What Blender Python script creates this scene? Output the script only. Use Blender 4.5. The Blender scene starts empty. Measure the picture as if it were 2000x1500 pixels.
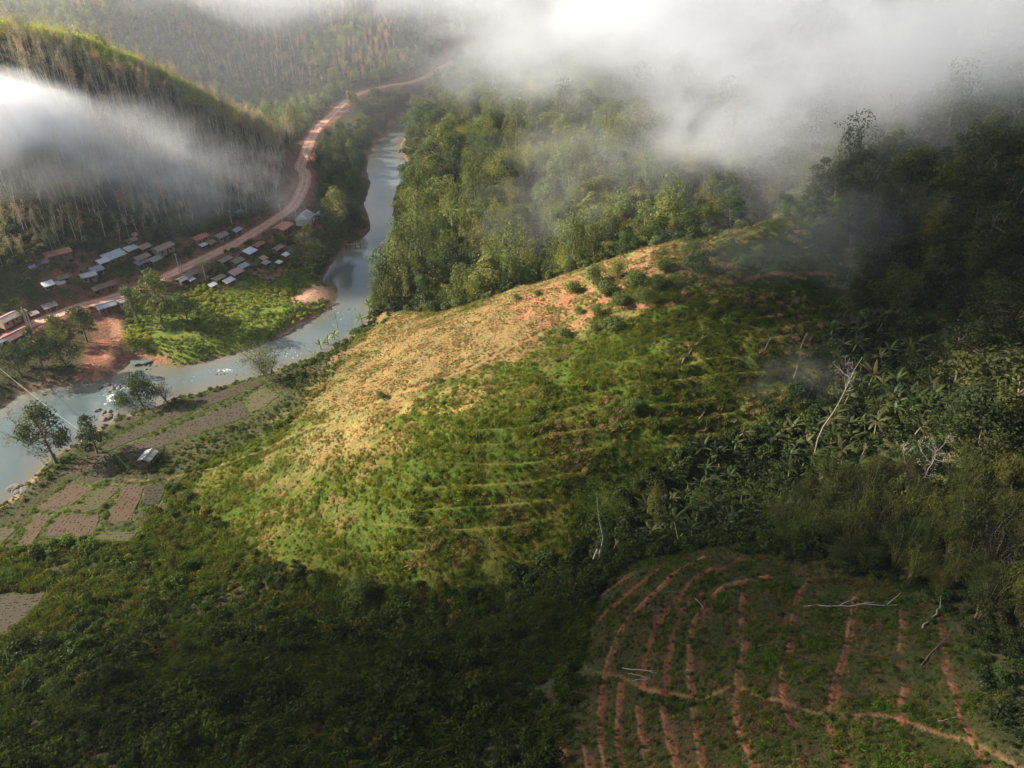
import bpy, math, random
import numpy as np
from mathutils import Vector, Matrix

SC = bpy.context.scene
COL = SC.collection
R = math.radians
random.seed(7)
RNG = np.random.default_rng(7)

# ------------------------------------------------------------------ camera
CAM_H = 135.0
PITCH = 34.0            # degrees below the horizon
FPX = 1540.0            # focal length in pixels of a 2000 px wide picture
cam_data = bpy.data.cameras.new('camera')
cam = bpy.data.objects.new('camera', cam_data)
COL.objects.link(cam)
cam.location = (0, 0, CAM_H)
cam.rotation_euler = (R(90 - PITCH), 0, 0)
cam_data.sensor_width = 36.0
cam_data.lens = 36.0 * FPX / 2000.0
cam_data.clip_start = 0.5
cam_data.clip_end = 6000
SC.camera = cam

# ------------------------------------------------------------------ sun, sky, exposure
SUN_AZ = 277.0          # compass bearing the light comes from (0 = +Y, clockwise)
SUN_EL = 28.0
world = bpy.data.worlds.new('World')
SC.world = world
world.use_nodes = True
wn = world.node_tree
bg = wn.nodes['Background']
sky = wn.nodes.new('ShaderNodeTexSky')
sky.sky_type = 'NISHITA'
sky.sun_disc = False
sky.sun_elevation = R(SUN_EL)
sky.sun_rotation = R(SUN_AZ)
wn.links.new(sky.outputs[0], bg.inputs[0])
bg.inputs[1].default_value = 0.05
sd = bpy.data.lights.new('sun', 'SUN')
sd.energy = 5.0
sd.angle = R(0.5)
sd.color = (1.0, 0.89, 0.74)
sun = bpy.data.objects.new('sun', sd)
COL.objects.link(sun)
_a = R(SUN_AZ)
SDIR = Vector((math.sin(_a) * math.cos(R(SUN_EL)), math.cos(_a) * math.cos(R(SUN_EL)), math.sin(R(SUN_EL))))
sun.rotation_euler = (-SDIR).to_track_quat('-Z', 'Y').to_euler()
sun.location = SDIR * 500
SC.view_settings.view_transform = 'Standard'
SC.view_settings.look = 'None'
SC.view_settings.exposure = 1.6
SC.view_settings.gamma = 1
SC.cycles.use_denoising = True
SC.cycles.max_bounces = 8
SC.cycles.diffuse_bounces = 2
SC.cycles.glossy_bounces = 2
SC.cycles.transmission_bounces = 3
SC.cycles.transparent_max_bounces = 8
SC.cycles.volume_bounces = 5
SC.cycles.volume_step_rate = 1.0
SC.cycles.volume_max_steps = 128
SC.cycles.caustics_reflective = False
SC.cycles.caustics_refractive = False

# ------------------------------------------------------------------ pixel rays (pixels of the 2000x1500 photograph)
_c, _s = math.cos(R(PITCH)), math.sin(R(PITCH))

def ray(px, py):
    dx = (np.asarray(px, float) - 1000) / FPX
    dy = (750 - np.asarray(py, float)) / FPX
    return dx, _c + _s * dy, -_s + _c * dy

def at_z(px, py, z):
    dx, dyy, dz = ray(px, py)
    t = (z - CAM_H) / dz
    return float(dx * t), float(dyy * t), float(z)

# ------------------------------------------------------------------ noise
def _hash(ix, iy, seed):
    n = (ix.astype(np.int64) * 374761393 + iy.astype(np.int64) * 668265263 + seed * 974711) & 0x7fffffff
    n = ((n ^ (n >> 13)) * 1274126177) & 0x7fffffff
    n = (n ^ (n >> 16)) & 0xffffff
    return n / float(0xffffff)

def vnoise(x, y, seed=0):
    x = np.asarray(x, float); y = np.asarray(y, float)
    ix, iy = np.floor(x), np.floor(y)
    fx, fy = x - ix, y - iy
    fx = fx * fx * (3 - 2 * fx); fy = fy * fy * (3 - 2 * fy)
    a = _hash(ix, iy, seed); b = _hash(ix + 1, iy, seed)
    c = _hash(ix, iy + 1, seed); d = _hash(ix + 1, iy + 1, seed)
    return (a * (1 - fx) + b * fx) * (1 - fy) + (c * (1 - fx) + d * fx) * fy

def fbm(x, y, seed=0, octv=4, gain=.5):
    s = 0; a = 1; t = 0
    for k in range(octv):
        s = s + a * vnoise(x * 2 ** k, y * 2 ** k, seed + k * 17); t += a; a *= gain
    return s / t

def smooth(e0, e1, x):
    t = np.clip((x - e0) / (e1 - e0), 0, 1)
    return t * t * (3 - 2 * t)

# ------------------------------------------------------------------ terrain: control points (pixel of the photograph, height)
PC = [
 # left bank meadow, road side, village
 (300,650,3),(450,600,3),(550,530,3.2),(620,470,4),(660,400,5),(640,300,7),(680,240,7.5),(100,680,4),(60,640,6.5),(0,670,6.5),
 (150,600,7),(260,570,7),(330,540,7),(400,505,7),(470,470,7.2),(530,432,7.5),(570,405,8),(595,345,9),(600,295,9),(650,220,9.5),
 (700,183,10),(760,165,10),(830,150,10),(900,133,10),(200,500,13),(100,500,19),(300,470,13),(400,440,12),(480,420,10),
 (0,500,21),(0,400,30),(150,420,25),(300,400,21),(450,380,16),(540,350,13),(100,320,40),(250,320,32),(400,325,23),(500,340,17),(0,250,52),(200,250,44),
 # spur crest (ground, below the tree tops)
 (0,108,70),(100,150,62),(200,196,53),(300,236,43),(400,266,33),(480,298,25),(550,326,16),
 # mountain behind the spur
 (100,70,48),(300,130,32),(200,20,60),(450,0,55),(450,60,42),(600,130,22),(600,60,34),(550,180,12),
 (700,100,24),(700,50,36),(700,0,50),(900,100,18),(900,40,34),(1000,30,45),
 # forest right of the river
 (830,300,5),(870,235,12),(950,185,20),(1000,140,28),(1100,300,25),(1000,400,12),(850,450,4),(900,300,13),(900,380,9),
 (1300,400,30),(1500,300,45),(1500,100,65),(1200,200,33),(1200,60,48),(1350,200,44),(1800,300,60),(1800,100,80),(2000,0,97),
 (2000,300,66),(1800,500,48),(1650,560,43),(2000,600,52),(2000,450,60),(1650,350,54),
 # the hill
 (750,620,5),(850,610,12.5),(1000,565,20),(1200,505,31),(1300,475,37),(1400,455,42),(1600,430,50),
 (700,800,22),(900,700,31),(800,660,18),(760,700,17),(1100,620,36),(1100,800,36),(1000,880,32.5),(1100,950,30.5),(1300,700,42),(1300,850,35.5),(1300,560,43),
 (1500,600,46),(1500,750,40.5),(1450,500,45),(600,900,15.5),(450,880,8.5),(640,730,7),(560,800,8),(400,950,6),(800,1000,25.5),
 (700,920,23),(600,1050,14.5),(500,1000,10),(900,1080,23),(700,1100,16),
 # gully
 (1800,720,42),(1600,830,36.5),(1450,905,31.5),(1300,970,27.5),(1180,1080,24),(1000,1170,19),(750,1190,14),(450,1130,9),(200,1090,6),(0,1080,5),
 # paddy fields
 (300,850,4),(420,800,4),(520,760,4),(150,1000,4.3),(230,1040,4.6),(100,1040,4.2),(0,1020,3),
 # near ground
 (0,1300,19),(500,1300,29),(300,1450,39),(800,1400,43),(1000,1270,36),(250,1200,13),(700,1250,25),
 (1160,1200,39),(1240,1110,40),(1400,1090,44),(1500,1150,48),(1700,1150,50),(1450,1350,55),(1450,1480,61),(1850,1400,60),(1150,1450,52),(1150,1300,44),(2000,1200,55),
 (1700,1050,42.5),(2000,1000,49),(2000,800,52),(1700,950,39),(1520,1020,36),
]
# world-space control points: hidden or out-of-frame ground
WC = [
 (0,244,4),(32,247,13),(47,244,19),(62,241,26),(92,237,40),(-15,262,3),(20,275,9),(-215,405,48),(-150,405,24),(-180,430,22),(-130,432,8),(-230,440,36),(-70,450,7),(-290,440,50),
 (0,-60,112),(0,0,84),(60,0,86),(-60,0,68),(-60,-60,90),(110,20,84),(120,60,72),(160,100,76),(0,30,66),(40,30,67),(-30,30,58),
 (-110,40,36),(-160,60,26),(-200,0,50),(-250,60,45),
 (-300,160,42),(-240,200,18),(-330,240,62),(-300,300,60),(-420,300,92),(-420,160,98),(-400,400,85),(-520,100,150),(-520,300,120),(-300,0,80),(-420,0,110),(-150,-150,110),(150,-150,140),(-400,-150,140),
 (-160,150,2),(-190,130,4),(-220,170,8),(-180,190,3),
 (-300,600,78),(-200,700,110),(0,700,85),(150,500,75),(150,700,110),(-450,550,88),(-450,800,170),(0,900,130),(300,700,150),(300,900,170),(-250,900,150),
 (200,350,95),(300,400,140),(300,200,135),(220,200,95),(400,300,170),(400,0,170),(300,50,140),(220,100,105),(400,600,180),(250,0,115),
]
_P = np.array([at_z(*p) for p in PC] + [tuple(map(float, w)) for w in WC])

def _tps_fit(P, lam=6.0):
    n = len(P); X = P[:, :2] / 100.0
    d2 = ((X[:, None] - X[None]) ** 2).sum(-1)
    K = np.where(d2 > 0, .5 * d2 * np.log(np.maximum(d2, 1e-12)), 0)
    K += np.eye(n) * lam * 1e-3
    A = np.zeros((n + 3, n + 3)); A[:n, :n] = K; A[:n, n] = 1; A[:n, n + 1:] = X
    A[n:, :n] = A[:n, n:].T
    return np.linalg.solve(A, np.r_[P[:, 2], 0, 0, 0]), X
_W, _X = _tps_fit(_P)

def tps(x, y):
    x = np.asarray(x, float) / 100; y = np.asarray(y, float) / 100
    o = _W[-3] + _W[-2] * x + _W[-1] * y
    for k in range(len(_X)):
        d2 = (x - _X[k, 0]) ** 2 + (y - _X[k, 1]) ** 2
        o = o + _W[k] * .5 * d2 * np.log(np.maximum(d2, 1e-12))
    return o

def axis(lo, hi, pts):
    """pts: [(from, step)...]"""
    v = [lo]
    while v[-1] < hi:
        st = [s for f, s in pts if v[-1] >= f][-1]
        v.append(v[-1] + st)
    return np.array(v)
XS = axis(-560, 460, [(-1e9, 5), (-330, 2.0), (-200, 1.1), (-100, .45), (0, .3), (88, .6), (115, 1.1), (190, 3), (300, 6)])
YS = axis(-200, 1000, [(-1e9, 6), (0, 2), (35, .28), (100, .45), (235, 1.1), (430, 2), (620, 5)])
GX, GY = np.meshgrid(XS, YS)
H = tps(GX, GY)

def seg_dist(X, Y, pts, closed=False):
    """distance to a polyline, and the parameter along it"""
    pts = np.asarray(pts, float)
    best = np.full(X.shape, 1e9); par = np.zeros(X.shape)
    n = len(pts)
    for i in range(n if closed else n - 1):
        a = pts[i]; b = pts[(i + 1) % n]; ab = b[:2] - a[:2]; L = max(ab @ ab, 1e-9)
        t = np.clip(((X - a[0]) * ab[0] + (Y - a[1]) * ab[1]) / L, 0, 1)
        d = np.hypot(X - a[0] - t * ab[0], Y - a[1] - t * ab[1])
        m = d < best
        best = np.where(m, d, best); par = np.where(m, i + t, par)
    return best, par

def in_poly(X, Y, pts):
    pts = np.asarray(pts, float)
    c = np.zeros(np.shape(X), bool); n = len(pts); j = n - 1
    for i in range(n):
        xi, yi, xj, yj = pts[i, 0], pts[i, 1], pts[j, 0], pts[j, 1]
        if yi != yj:
            c ^= ((yi > Y) != (yj > Y)) & (X < (xj - xi) * (Y - yi) / (yj - yi) + xi)
        j = i
    return c

def sample(x, y, F=None):
    F = H if F is None else F
    x = np.clip(np.asarray(x, float), XS[0], XS[-1] - 1e-6); y = np.clip(np.asarray(y, float), YS[0], YS[-1] - 1e-6)
    i = np.clip(np.searchsorted(XS, x, 'right') - 1, 0, len(XS) - 2); j = np.clip(np.searchsorted(YS, y, 'right') - 1, 0, len(YS) - 2)
    u = (x - XS[i]) / (XS[i + 1] - XS[i]); v = (y - YS[j]) / (YS[j + 1] - YS[j])
    return (F[j, i] * (1 - u) + F[j, i + 1] * u) * (1 - v) + (F[j + 1, i] * (1 - u) + F[j + 1, i + 1] * u) * v

def cast(px, py, F=None, tmin=40.0):
    """points of the terrain seen at the pixels px, py"""
    px = np.atleast_1d(np.asarray(px, float)); py = np.atleast_1d(np.asarray(py, float))
    dx, dy, dz = ray(px, py)
    t = np.full(px.shape, tmin); done = np.zeros(px.shape, bool); tp = t.copy()
    for k in range(900):
        z = CAM_H + dz * t
        hit = z <= sample(dx * t, dy * t, F)
        done |= hit
        if done.all(): break
        tp = np.where(done, tp, t); t = np.where(done, t, t + 1.0)
    lo, hi = tp, t
    for k in range(14):
        m = (lo + hi) / 2
        b = CAM_H + dz * m <= sample(dx * m, dy * m, F)
        hi = np.where(b, m, hi); lo = np.where(b, lo, m)
    return np.stack([dx * hi, dy * hi, CAM_H + dz * hi], -1)

def dens(pts, n=6):
    """more points along a pixel polyline (Catmull-Rom)"""
    P = np.asarray(pts, float); out = []
    Q = np.vstack([2 * P[0] - P[1], P, 2 * P[-1] - P[-2]])
    for i in range(1, len(Q) - 2):
        for k in range(n):
            t = k / n
            out.append(.5 * ((2 * Q[i]) + (-Q[i - 1] + Q[i + 1]) * t + (2 * Q[i - 1] - 5 * Q[i] + 4 * Q[i + 1] - Q[i + 2]) * t * t + (-Q[i - 1] + 3 * Q[i] - 3 * Q[i + 1] + Q[i + 2]) * t ** 3))
    out.append(P[-1]); return np.array(out)

def project(x, y, z):
    dx = x; f = y * _c - (z - CAM_H) * _s; u = y * _s + (z - CAM_H) * _c
    f = np.maximum(f, 1e-3)
    return 1000 + FPX * dx / f, 750 - FPX * u / f

# ------------------------------------------------------------------ river
LEFT_BANK = [(905,150),(850,182),(800,222),(765,250),(735,280),(720,300),(717,335),(722,365),(712,400),(724,440),(712,462),(690,478),(668,492),
 (645,522),(632,548),(655,562),(655,585),(640,602),(600,628),(540,662),(460,692),(380,712),(330,720),(290,712),(262,706),(240,722),(205,745),(150,752),(100,758),(40,772),(0,800),(-120,860)]
RIGHT_BANK = [(950,150),(880,192),(820,232),(802,250),(782,290),(800,325),(802,358),(775,372),(768,405),(770,440),(776,500),(764,525),(730,560),(724,600),(712,640),
 (690,655),(640,690),(565,712),(500,738),(440,752),(380,768),(340,778),(300,795),(255,808),(215,825),(160,862),(95,900),(62,930),(30,962),(0,985),(-120,1040)]
RIV = np.array([at_z(a, b, 0)[:2] for a, b in dens(LEFT_BANK, 3)] + [at_z(a, b, 0)[:2] for a, b in dens(RIGHT_BANK, 3)[::-1]])
d, _ = seg_dist(GX, GY, RIV, True)
ins = in_poly(GX, GY, RIV)
sd_riv = np.where(ins, -d, d)
wob = (fbm(GX / 6, GY / 6, 5, 3) - .5) * 3.0
sdr = sd_riv + wob * smooth(0, 6, np.abs(sd_riv) + 3)
prof = np.where(sdr < 0, np.maximum(sdr * .4, -1.6), np.minimum(sdr * .45, 3.2))
H = prof + (np.maximum(H, 1.6) - prof) * smooth(3, 14, sdr)

# road
ROAD_PX = [(-90,705),(0,668),(60,632),(150,600),(205,586),(262,566),(330,537),(400,504),(470,470),(530,433),(572,402),(592,368),(596,342),(585,318),(602,288),(625,250),(652,218),(700,183),(760,166),(830,150),(905,133),(960,118)]
RD = dens(ROAD_PX, 5)
_r = cast(RD[:, 0], RD[:, 1])
_rz = np.convolve(np.r_[[_r[0, 2]] * 6, _r[:, 2], [_r[-1, 2]] * 6], np.ones(13) / 13, 'valid')
ROADW = np.column_stack([_r[:, 0], _r[:, 1], _rz])
d_road, pr = seg_dist(GX, GY, ROADW)
zr = np.interp(pr, np.arange(len(ROADW)), ROADW[:, 2])
H = zr + (H - zr) * smooth(3.6, 7.5, d_road)
# tributary track down to the ford, a bare red bank
BANK_PX = [(205,592),(222,640),(215,690),(190,735),(150,755)]
_b = cast(*zip(*dens(BANK_PX, 5))); d_bank, _ = seg_dist(GX, GY, _b[:, :2])
# general roughness
rough = (fbm(GX / 14, GY / 14, 31, 4) - .5) * 2.6 + (fbm(GX / 3.2, GY / 3.2, 41, 3) - .5) * .9
H = H + rough * smooth(5, 20, d_road) * smooth(6, 16, sd_riv) * smooth(4, 9, H)

H0 = H.copy()

_cx = np.arange(735, 1641, 15.0); _cy = []
for a_ in _cx:
    pys = np.interp(a_, [735, 860, 1000, 1100, 1200, 1300, 1400, 1640], [640, 600, 572, 545, 515, 490, 468, 450]) + np.arange(30, -70, -2.0)
    w_ = cast(np.full(pys.shape, a_), pys); jd = np.diff(w_[:, 1])
    b_ = np.nonzero(jd > 7)[0]
    _cy.append(pys[b_[0]] + 1.5 if len(b_) else np.nan)
_cy = np.array(_cy); _ok = ~np.isnan(_cy)
print('crest', [(int(a), int(b)) for a, b in zip(_cx[_ok], _cy[_ok])][::5])
def crest(x):
    return float(np.interp(x, _cx[_ok], _cy[_ok]))
def cr_pts(xs, below=0.0):
    return [(x, crest(x) + below) for x in xs]

def find_crest(xs, top, bot, jump=9.0):
    """the last ground seen before the view jumps to what lies behind"""
    out = []
    for a_, t_, b_ in zip(xs, top, bot):
        pys = np.arange(b_, t_, -2.0); w_ = cast(np.full(pys.shape, float(a_)), pys); j_ = np.nonzero(np.diff(w_[:, 1]) > jump)[0]
        if len(j_): out.append(w_[j_[0]])
    return np.array(out)
SPUR_CREST = find_crest(np.arange(-40, 560, 12.), np.interp(np.arange(-40, 560, 12.), [0, 560], [30, 250]), np.interp(np.arange(-40, 560, 12.), [0, 560], [200, 345]))

print('spur crest px', [tuple(int(v) for v in project(*q)) for q in SPUR_CREST[::5]])
# ================================================================== helpers for things
def tag(o, label=None, cat=None, group=None, kind=None):
    if label: o['label'] = label
    if cat: o['category'] = cat
    if group: o['group'] = group
    if kind: o['kind'] = kind
    return o

def link(name, me, parent=None, mats=()):
    o = bpy.data.objects.new(name, me)
    COL.objects.link(o)
    if parent is not None: o.parent = parent
    for m in mats: me.materials.append(m)
    return o

def empty(name, loc, rz=0):
    o = bpy.data.objects.new(name, None); COL.objects.link(o)
    o.empty_display_size = .5
    o.location = loc; o.rotation_euler = (0, 0, rz)
    return o

def np_mesh(name, V, F, smooth_=False, mat_idx=None, attrs=None):
    """V (n,3); F (m,k) or a list of such arrays"""
    me = bpy.data.meshes.new(name)
    V = np.asarray(V, np.float32)
    Fs = [np.asarray(f, np.int32) for f in (F if isinstance(F, list) else [F]) if len(f)]
    me.vertices.add(len(V)); me.vertices.foreach_set('co', V.ravel())
    idx = np.concatenate([f.ravel() for f in Fs])
    cnt = np.concatenate([np.full(len(f), f.shape[1], np.int32) for f in Fs])
    me.loops.add(len(idx)); me.loops.foreach_set('vertex_index', idx)
    me.polygons.add(len(cnt)); me.polygons.foreach_set('loop_start', np.r_[0, np.cumsum(cnt)[:-1]].astype(np.int32))
    me.polygons.foreach_set('use_smooth', np.full(len(cnt), smooth_))
    if mat_idx is not None: me.polygons.foreach_set('material_index', np.asarray(mat_idx, np.int32))
    for k, (dom, typ, arr) in (attrs or {}).items():
        a = me.attributes.new(k, typ, dom)
        a.data.foreach_set('color' if 'COLOR' in typ else 'value', np.asarray(arr, np.float32).ravel())
    me.update()
    return me

class N:
    """a small node-tree writer"""
    def __init__(s, name):
        s.m = bpy.data.materials.new(name); s.m.use_nodes = True
        s.t = s.m.node_tree; s.b = s.t.nodes['Principled BSDF']; s.out = s.t.nodes['Material Output']
    def n(s, typ, **kw):
        nd = s.t.nodes.new('ShaderNode' + typ)
        for k, v in kw.items():
            if k.startswith('i_'):
                key = k[2:]; key = int(key) if key.isdigit() else key
                tgt = nd.inputs[key]
                if isinstance(v, bpy.types.NodeSocket): s.t.links.new(v, tgt)
                else: tgt.default_value = v
            else: setattr(nd, k, v)
        return nd
    def l(s, a, b): s.t.links.new(a, b)
    def math(s, op, a, b=0.0, clamp=False):
        return s.n('Math', operation=op, use_clamp=clamp, i_0=a, i_1=b).outputs[0]
    def mix(s, f, a, b, mode='MIX'):
        nd = s.n('Mix', data_type='RGBA', blend_type=mode)
        for i, v in ((0, f), (6, a), (7, b)):
            if isinstance(v, bpy.types.NodeSocket): s.l(v, nd.inputs[i])
            else: nd.inputs[i].default_value = v
        return nd.outputs[2]
    def noise(s, scale, det=4, rough=.55, vec=None, dist=0.0):
        nd = s.n('TexNoise', i_Scale=scale, i_Detail=det, i_Roughness=rough, i_Distortion=dist)
        if vec is not None: s.l(vec, nd.inputs['Vector'])
        return nd.outputs[0]
    def ramp(s, f, stops):
        nd = s.n('ValToRGB'); s.l(f, nd.inputs[0]); e = nd.color_ramp.elements
        while len(e) < len(stops): e.new(.5)
        for k, (p, c) in enumerate(stops): e[k].position = p; e[k].color = (*c, 1) if len(c) == 3 else c
        return nd.outputs[0]

def simple_mat(name, col, rough=.8, var=.25, scale=2.0, metal=0.0, spec=.3, bump=0.0):
    k = N(name)
    tc = k.n('TexCoord').outputs['Object']
    f = k.noise(scale, 5, .6, tc)
    v = k.n('MapRange', i_Value=f, i_3=1 - var, i_4=1 + var).outputs[0]
    c = k.mix(1.0, (*col, 1), v, 'MULTIPLY')
    k.l(c, k.b.inputs['Base Color'])
    k.b.inputs['Roughness'].default_value = rough; k.b.inputs['Metallic'].default_value = metal
    k.b.inputs['Specular IOR Level'].default_value = spec
    if bump:
        bp = k.n('Bump', i_Height=f, i_Strength=bump, i_Distance=.1); k.l(bp.outputs[0], k.b.inputs['Normal'])
    return k.m

# ================================================================== ground zones, paddies, terraces
def W(poly, n=4, F=None):
    """a closed pixel polygon laid on the ground"""
    P = []
    for i in range(len(poly)):
        a = np.array(poly[i], float); b = np.array(poly[(i + 1) % len(poly)], float)
        for k in range(n): P.append(a + (b - a) * k / n)
    P = np.array(P)
    return cast(P[:, 0], P[:, 1], F)
def L(line, n=5, F=None):
    P = dens(line, n); return cast(P[:, 0], P[:, 1], F)

FIELDS = [
 ([(367,782),(500,742),(514,750),(392,799)], 0), ([(474,781),(514,754),(546,771),(518,794),(490,806)], 1),
 ([(227,875),(300,849),(470,784),(490,808),(304,876),(255,911)], 0), ([(273,829),(366,790),(379,801),(297,843)], 0),
 ([(198,871),(270,832),(293,844),(217,879)], 0),
 ([(151,938),(217,904),(237,917),(178,948)], 0), ([(140,941),(177,958),(119,1001),(71,994)], 2),
 ([(207,946),(240,947),(192,994),(135,998)], 1), ([(240,948),(282,947),(254,1019),(207,1019)], 2),
 ([(285,948),(327,944),(313,981),(278,991)], 3), ([(67,1004),(102,1005),(56,1068),(33,1068)], 2),
 ([(117,1006),(192,1003),(189,1036),(167,1049),(84,1045)], 2), ([(198,1041),(267,1038),(257,1057),(180,1056)], 1),
 ([(-30,1029),(32,1032),(-5,1070),(-40,1070)], 1), ([(-40,1165),(88,1157),(62,1196),(15,1235),(-40,1260)], 0),
]
fields = []
fmask = np.zeros(H.shape, bool); fnear = np.full(H.shape, 1e3)
for poly, kind in FIELDS:
    w = W(poly, 5, H0)
    A = np.c_[w[:, :2], np.ones(len(w))]
    pl, *_ = np.linalg.lstsq(A, w[:, 2], rcond=None)
    lo, hi = w.min(0) - 6, w.max(0) + 6
    j0, j1 = np.searchsorted(YS, [lo[1], hi[1]]); i0, i1 = np.searchsorted(XS, [lo[0], hi[0]])
    j0 = max(j0, 1); i0 = max(i0, 1)
    X_, Y_ = GX[j0:j1, i0:i1], GY[j0:j1, i0:i1]
    d_, _ = seg_dist(X_, Y_, w[:, :2], True); in_ = in_poly(X_, Y_, w[:, :2])
    s_ = np.where(in_, -d_, d_)
    zp = pl[0] * X_ + pl[1] * Y_ + pl[2]
    sub = H[j0:j1, i0:i1]
    k = smooth(.9, 2.2, s_)
    sub[:] = (zp - .14) * (1 - k) + (sub + .12 * smooth(5, 1.5, s_)) * k
    fnear[j0:j1, i0:i1] = np.minimum(fnear[j0:j1, i0:i1], s_)
    fields.append((w, pl, kind))

TERR = [
 [(1215,597),(1260,598),(1305,594),(1350,582),(1395,567)],
 [(1114,639),(1164,651),(1206,646),(1260,636),(1305,627),(1365,618),(1410,597),(1470,588),(1530,574),(1635,562)],
 [(1224,558),(1260,562),(1308,556),(1365,543),(1419,532),(1470,522)], [(1383,511),(1440,495),(1500,489),(1560,483),(1629,483)],
 [(1422,553),(1470,543),(1515,535),(1575,534),(1629,537)], [(1302,531),(1338,522)], [(1464,517),(1530,513),(1620,505)],
 [(1464,624),(1515,613),(1560,606),(1620,596)], [(1050,760),(1110,753),(1185,739),(1230,730),(1305,720)], [(1341,714),(1380,700),(1425,698),(1494,696)],
 [(1050,795),(1125,774),(1194,763)], [(1305,745),(1380,733),(1455,727),(1506,726)], [(1050,828),(1110,817),(1146,807)],
 [(1242,792),(1305,789),(1350,787),(1398,774)], [(1050,855),(1110,843),(1200,831),(1260,817)], [(1275,816),(1335,814),(1374,814),(1434,804)],
 [(1290,850),(1380,847),(1440,840)], [(750,891),(820,899),(900,905),(1000,907),(1060,900),(1100,894),(1140,879),(1170,875)],
 [(780,955),(880,950),(1000,944),(1050,939),(1090,928),(1128,923)], [(760,1000),(900,990),(1000,985),(1080,975)], [(640,1070),(720,1080),(820,1075)],
 [(900,840),(980,838),(1040,832)], [(820,860),(900,868),(990,866)], [(880,1035),(980,1030),(1060,1015)], [(700,1020),(800,1030),(860,1026)],
 [(1400,462),(1480,452),(1580,456)], [(1480,470),(1560,466),(1610,470)], [(1290,870),(1360,872),(1420,868)], [(1500,660),(1580,650),(1640,640)], [(1500,780),(1560,772)],
]
NEAR = [
 [(1300,1095),(1260,1130),(1200,1180),(1160,1217)],
 [(1375,1087),(1320,1117),(1280,1155),(1225,1210),(1200,1255),(1182,1310),(1172,1370),(1170,1430),(1182,1500),(1190,1530)],
 [(1390,1110),(1345,1135),(1320,1170),(1285,1210),(1265,1260),(1255,1310),(1250,1345)], [(1245,1380),(1250,1425),(1265,1500),(1270,1530)],
 [(1385,1155),(1350,1170),(1325,1200),(1310,1250),(1300,1310),(1298,1345)], [(1292,1350),(1293,1385),(1305,1445),(1320,1500),(1326,1530)],
 [(1500,1125),(1415,1145),(1375,1185),(1350,1225),(1345,1280),(1345,1320),(1350,1360)], [(1352,1385),(1360,1440),(1370,1500),(1374,1530)],
 [(1450,1160),(1445,1200),(1452,1260),(1440,1310),(1437,1370),(1435,1400),(1450,1445),(1472,1500),(1480,1530)],
 [(1580,1130),(1555,1170),(1547,1215),(1540,1270),(1525,1320),(1532,1375),(1545,1415)],
 [(1670,1155),(1660,1220),(1645,1285),(1630,1330),(1622,1380),(1622,1425),(1635,1470),(1650,1500),(1660,1530)],
 [(1762,1182),(1760,1240),(1755,1295),(1765,1340),(1760,1380),(1770,1430),(1800,1500),(1812,1530)],
 [(1835,1205),(1840,1250),(1840,1295),(1860,1345),(1875,1400),(1895,1440),(1925,1500),(1940,1530)],
 [(1130,1420),(1150,1500),(1157,1530)], [(1210,1335),(1208,1390),(1205,1450),(1215,1500)], [(1245,1112),(1190,1150),(1140,1180)], [(1260,1090),(1180,1136),(1115,1172)],
 [(1450,1090),(1400,1112)], [(1088,1440),(1105,1500),(1112,1530)],
]
PATHS = [
 ('hill_path', [(245,938),(308,939),(367,925),(427,910),(510,880),(600,839),(640,828),(690,804),(740,784),(770,770),(810,760),(850,746),(890,730),(920,720),(960,698),(1000,678),(1050,655),(1089,633),(1125,609),(1191,579),(1212,552),(1185,522),(1180,505)], .15),
 ('hill_path', [(900,670),(905,690),(914,714)], .2), ('hill_path', [(955,645),(968,672)], .2), ('hill_path', [(1140,548),(1170,572),(1191,579)], .4),
 ('hill_path', [(1262,475),(1266,500),(1262,520)], .5), ('hill_path', [(1155,510),(1148,530),(1140,548)], .5),
 ('field_path', [(1160,1315),(1210,1320),(1260,1345),(1320,1355),(1365,1365),(1435,1342),(1480,1360),(1535,1372),(1600,1395),(1645,1402),(1700,1395),(1750,1405),(1825,1430),(1900,1450),(1995,1500),(2030,1520)], .17),
]
def local(w, pad):
    lo, hi = w.min(0) - pad, w.max(0) + pad
    j0, j1 = np.searchsorted(YS, [lo[1], hi[1]]); i0, i1 = np.searchsorted(XS, [lo[0], hi[0]])
    return slice(max(j0, 1), j1), slice(max(i0, 1), i1)
terr_near = np.full(H.shape, 1e3)          # distance to any terrace line
gz, gx = np.gradient(H0, YS, XS)
def bench(w, amp, wid):
    sl = local(w, 8)
    X_, Y_ = GX[sl], GY[sl]
    d_, p_ = seg_dist(X_, Y_, w[:, :2])
    i_ = np.clip(p_.astype(int), 0, len(w) - 2)
    tx = w[i_ + 1, 0] - w[i_, 0]; ty = w[i_ + 1, 1] - w[i_, 1]
    cr = tx * (Y_ - w[i_, 1]) - ty * (X_ - w[i_, 0])
    cen = w[len(w) // 2]
    g = np.array([sample(cen[0], cen[1], gx), sample(cen[0], cen[1], gz)])
    t = w[-1, :2] - w[0, :2]
    up = 1 if (t[0] * g[1] - t[1] * g[0]) > 0 else -1
    s_ = d_ * np.sign(cr) * up                      # + is the uphill side
    H[sl] += amp * (np.exp(-((s_ + wid) / wid) ** 2) - np.exp(-((s_ - wid * .9) / wid) ** 2))
    terr_near[sl] = np.minimum(terr_near[sl], d_)
    return up
TW = [L(t, 5, H0) for t in TERR]
NW = [L(t, 6, H0) for t in NEAR]
PW = [L(t, 5, H0) for _, t, _ in PATHS]
for w in TW: bench(w, .5, .8)
UPN = [bench(w, .13, .55) for w in NW]
for w in PW: bench(w, .10, .6)

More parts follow.
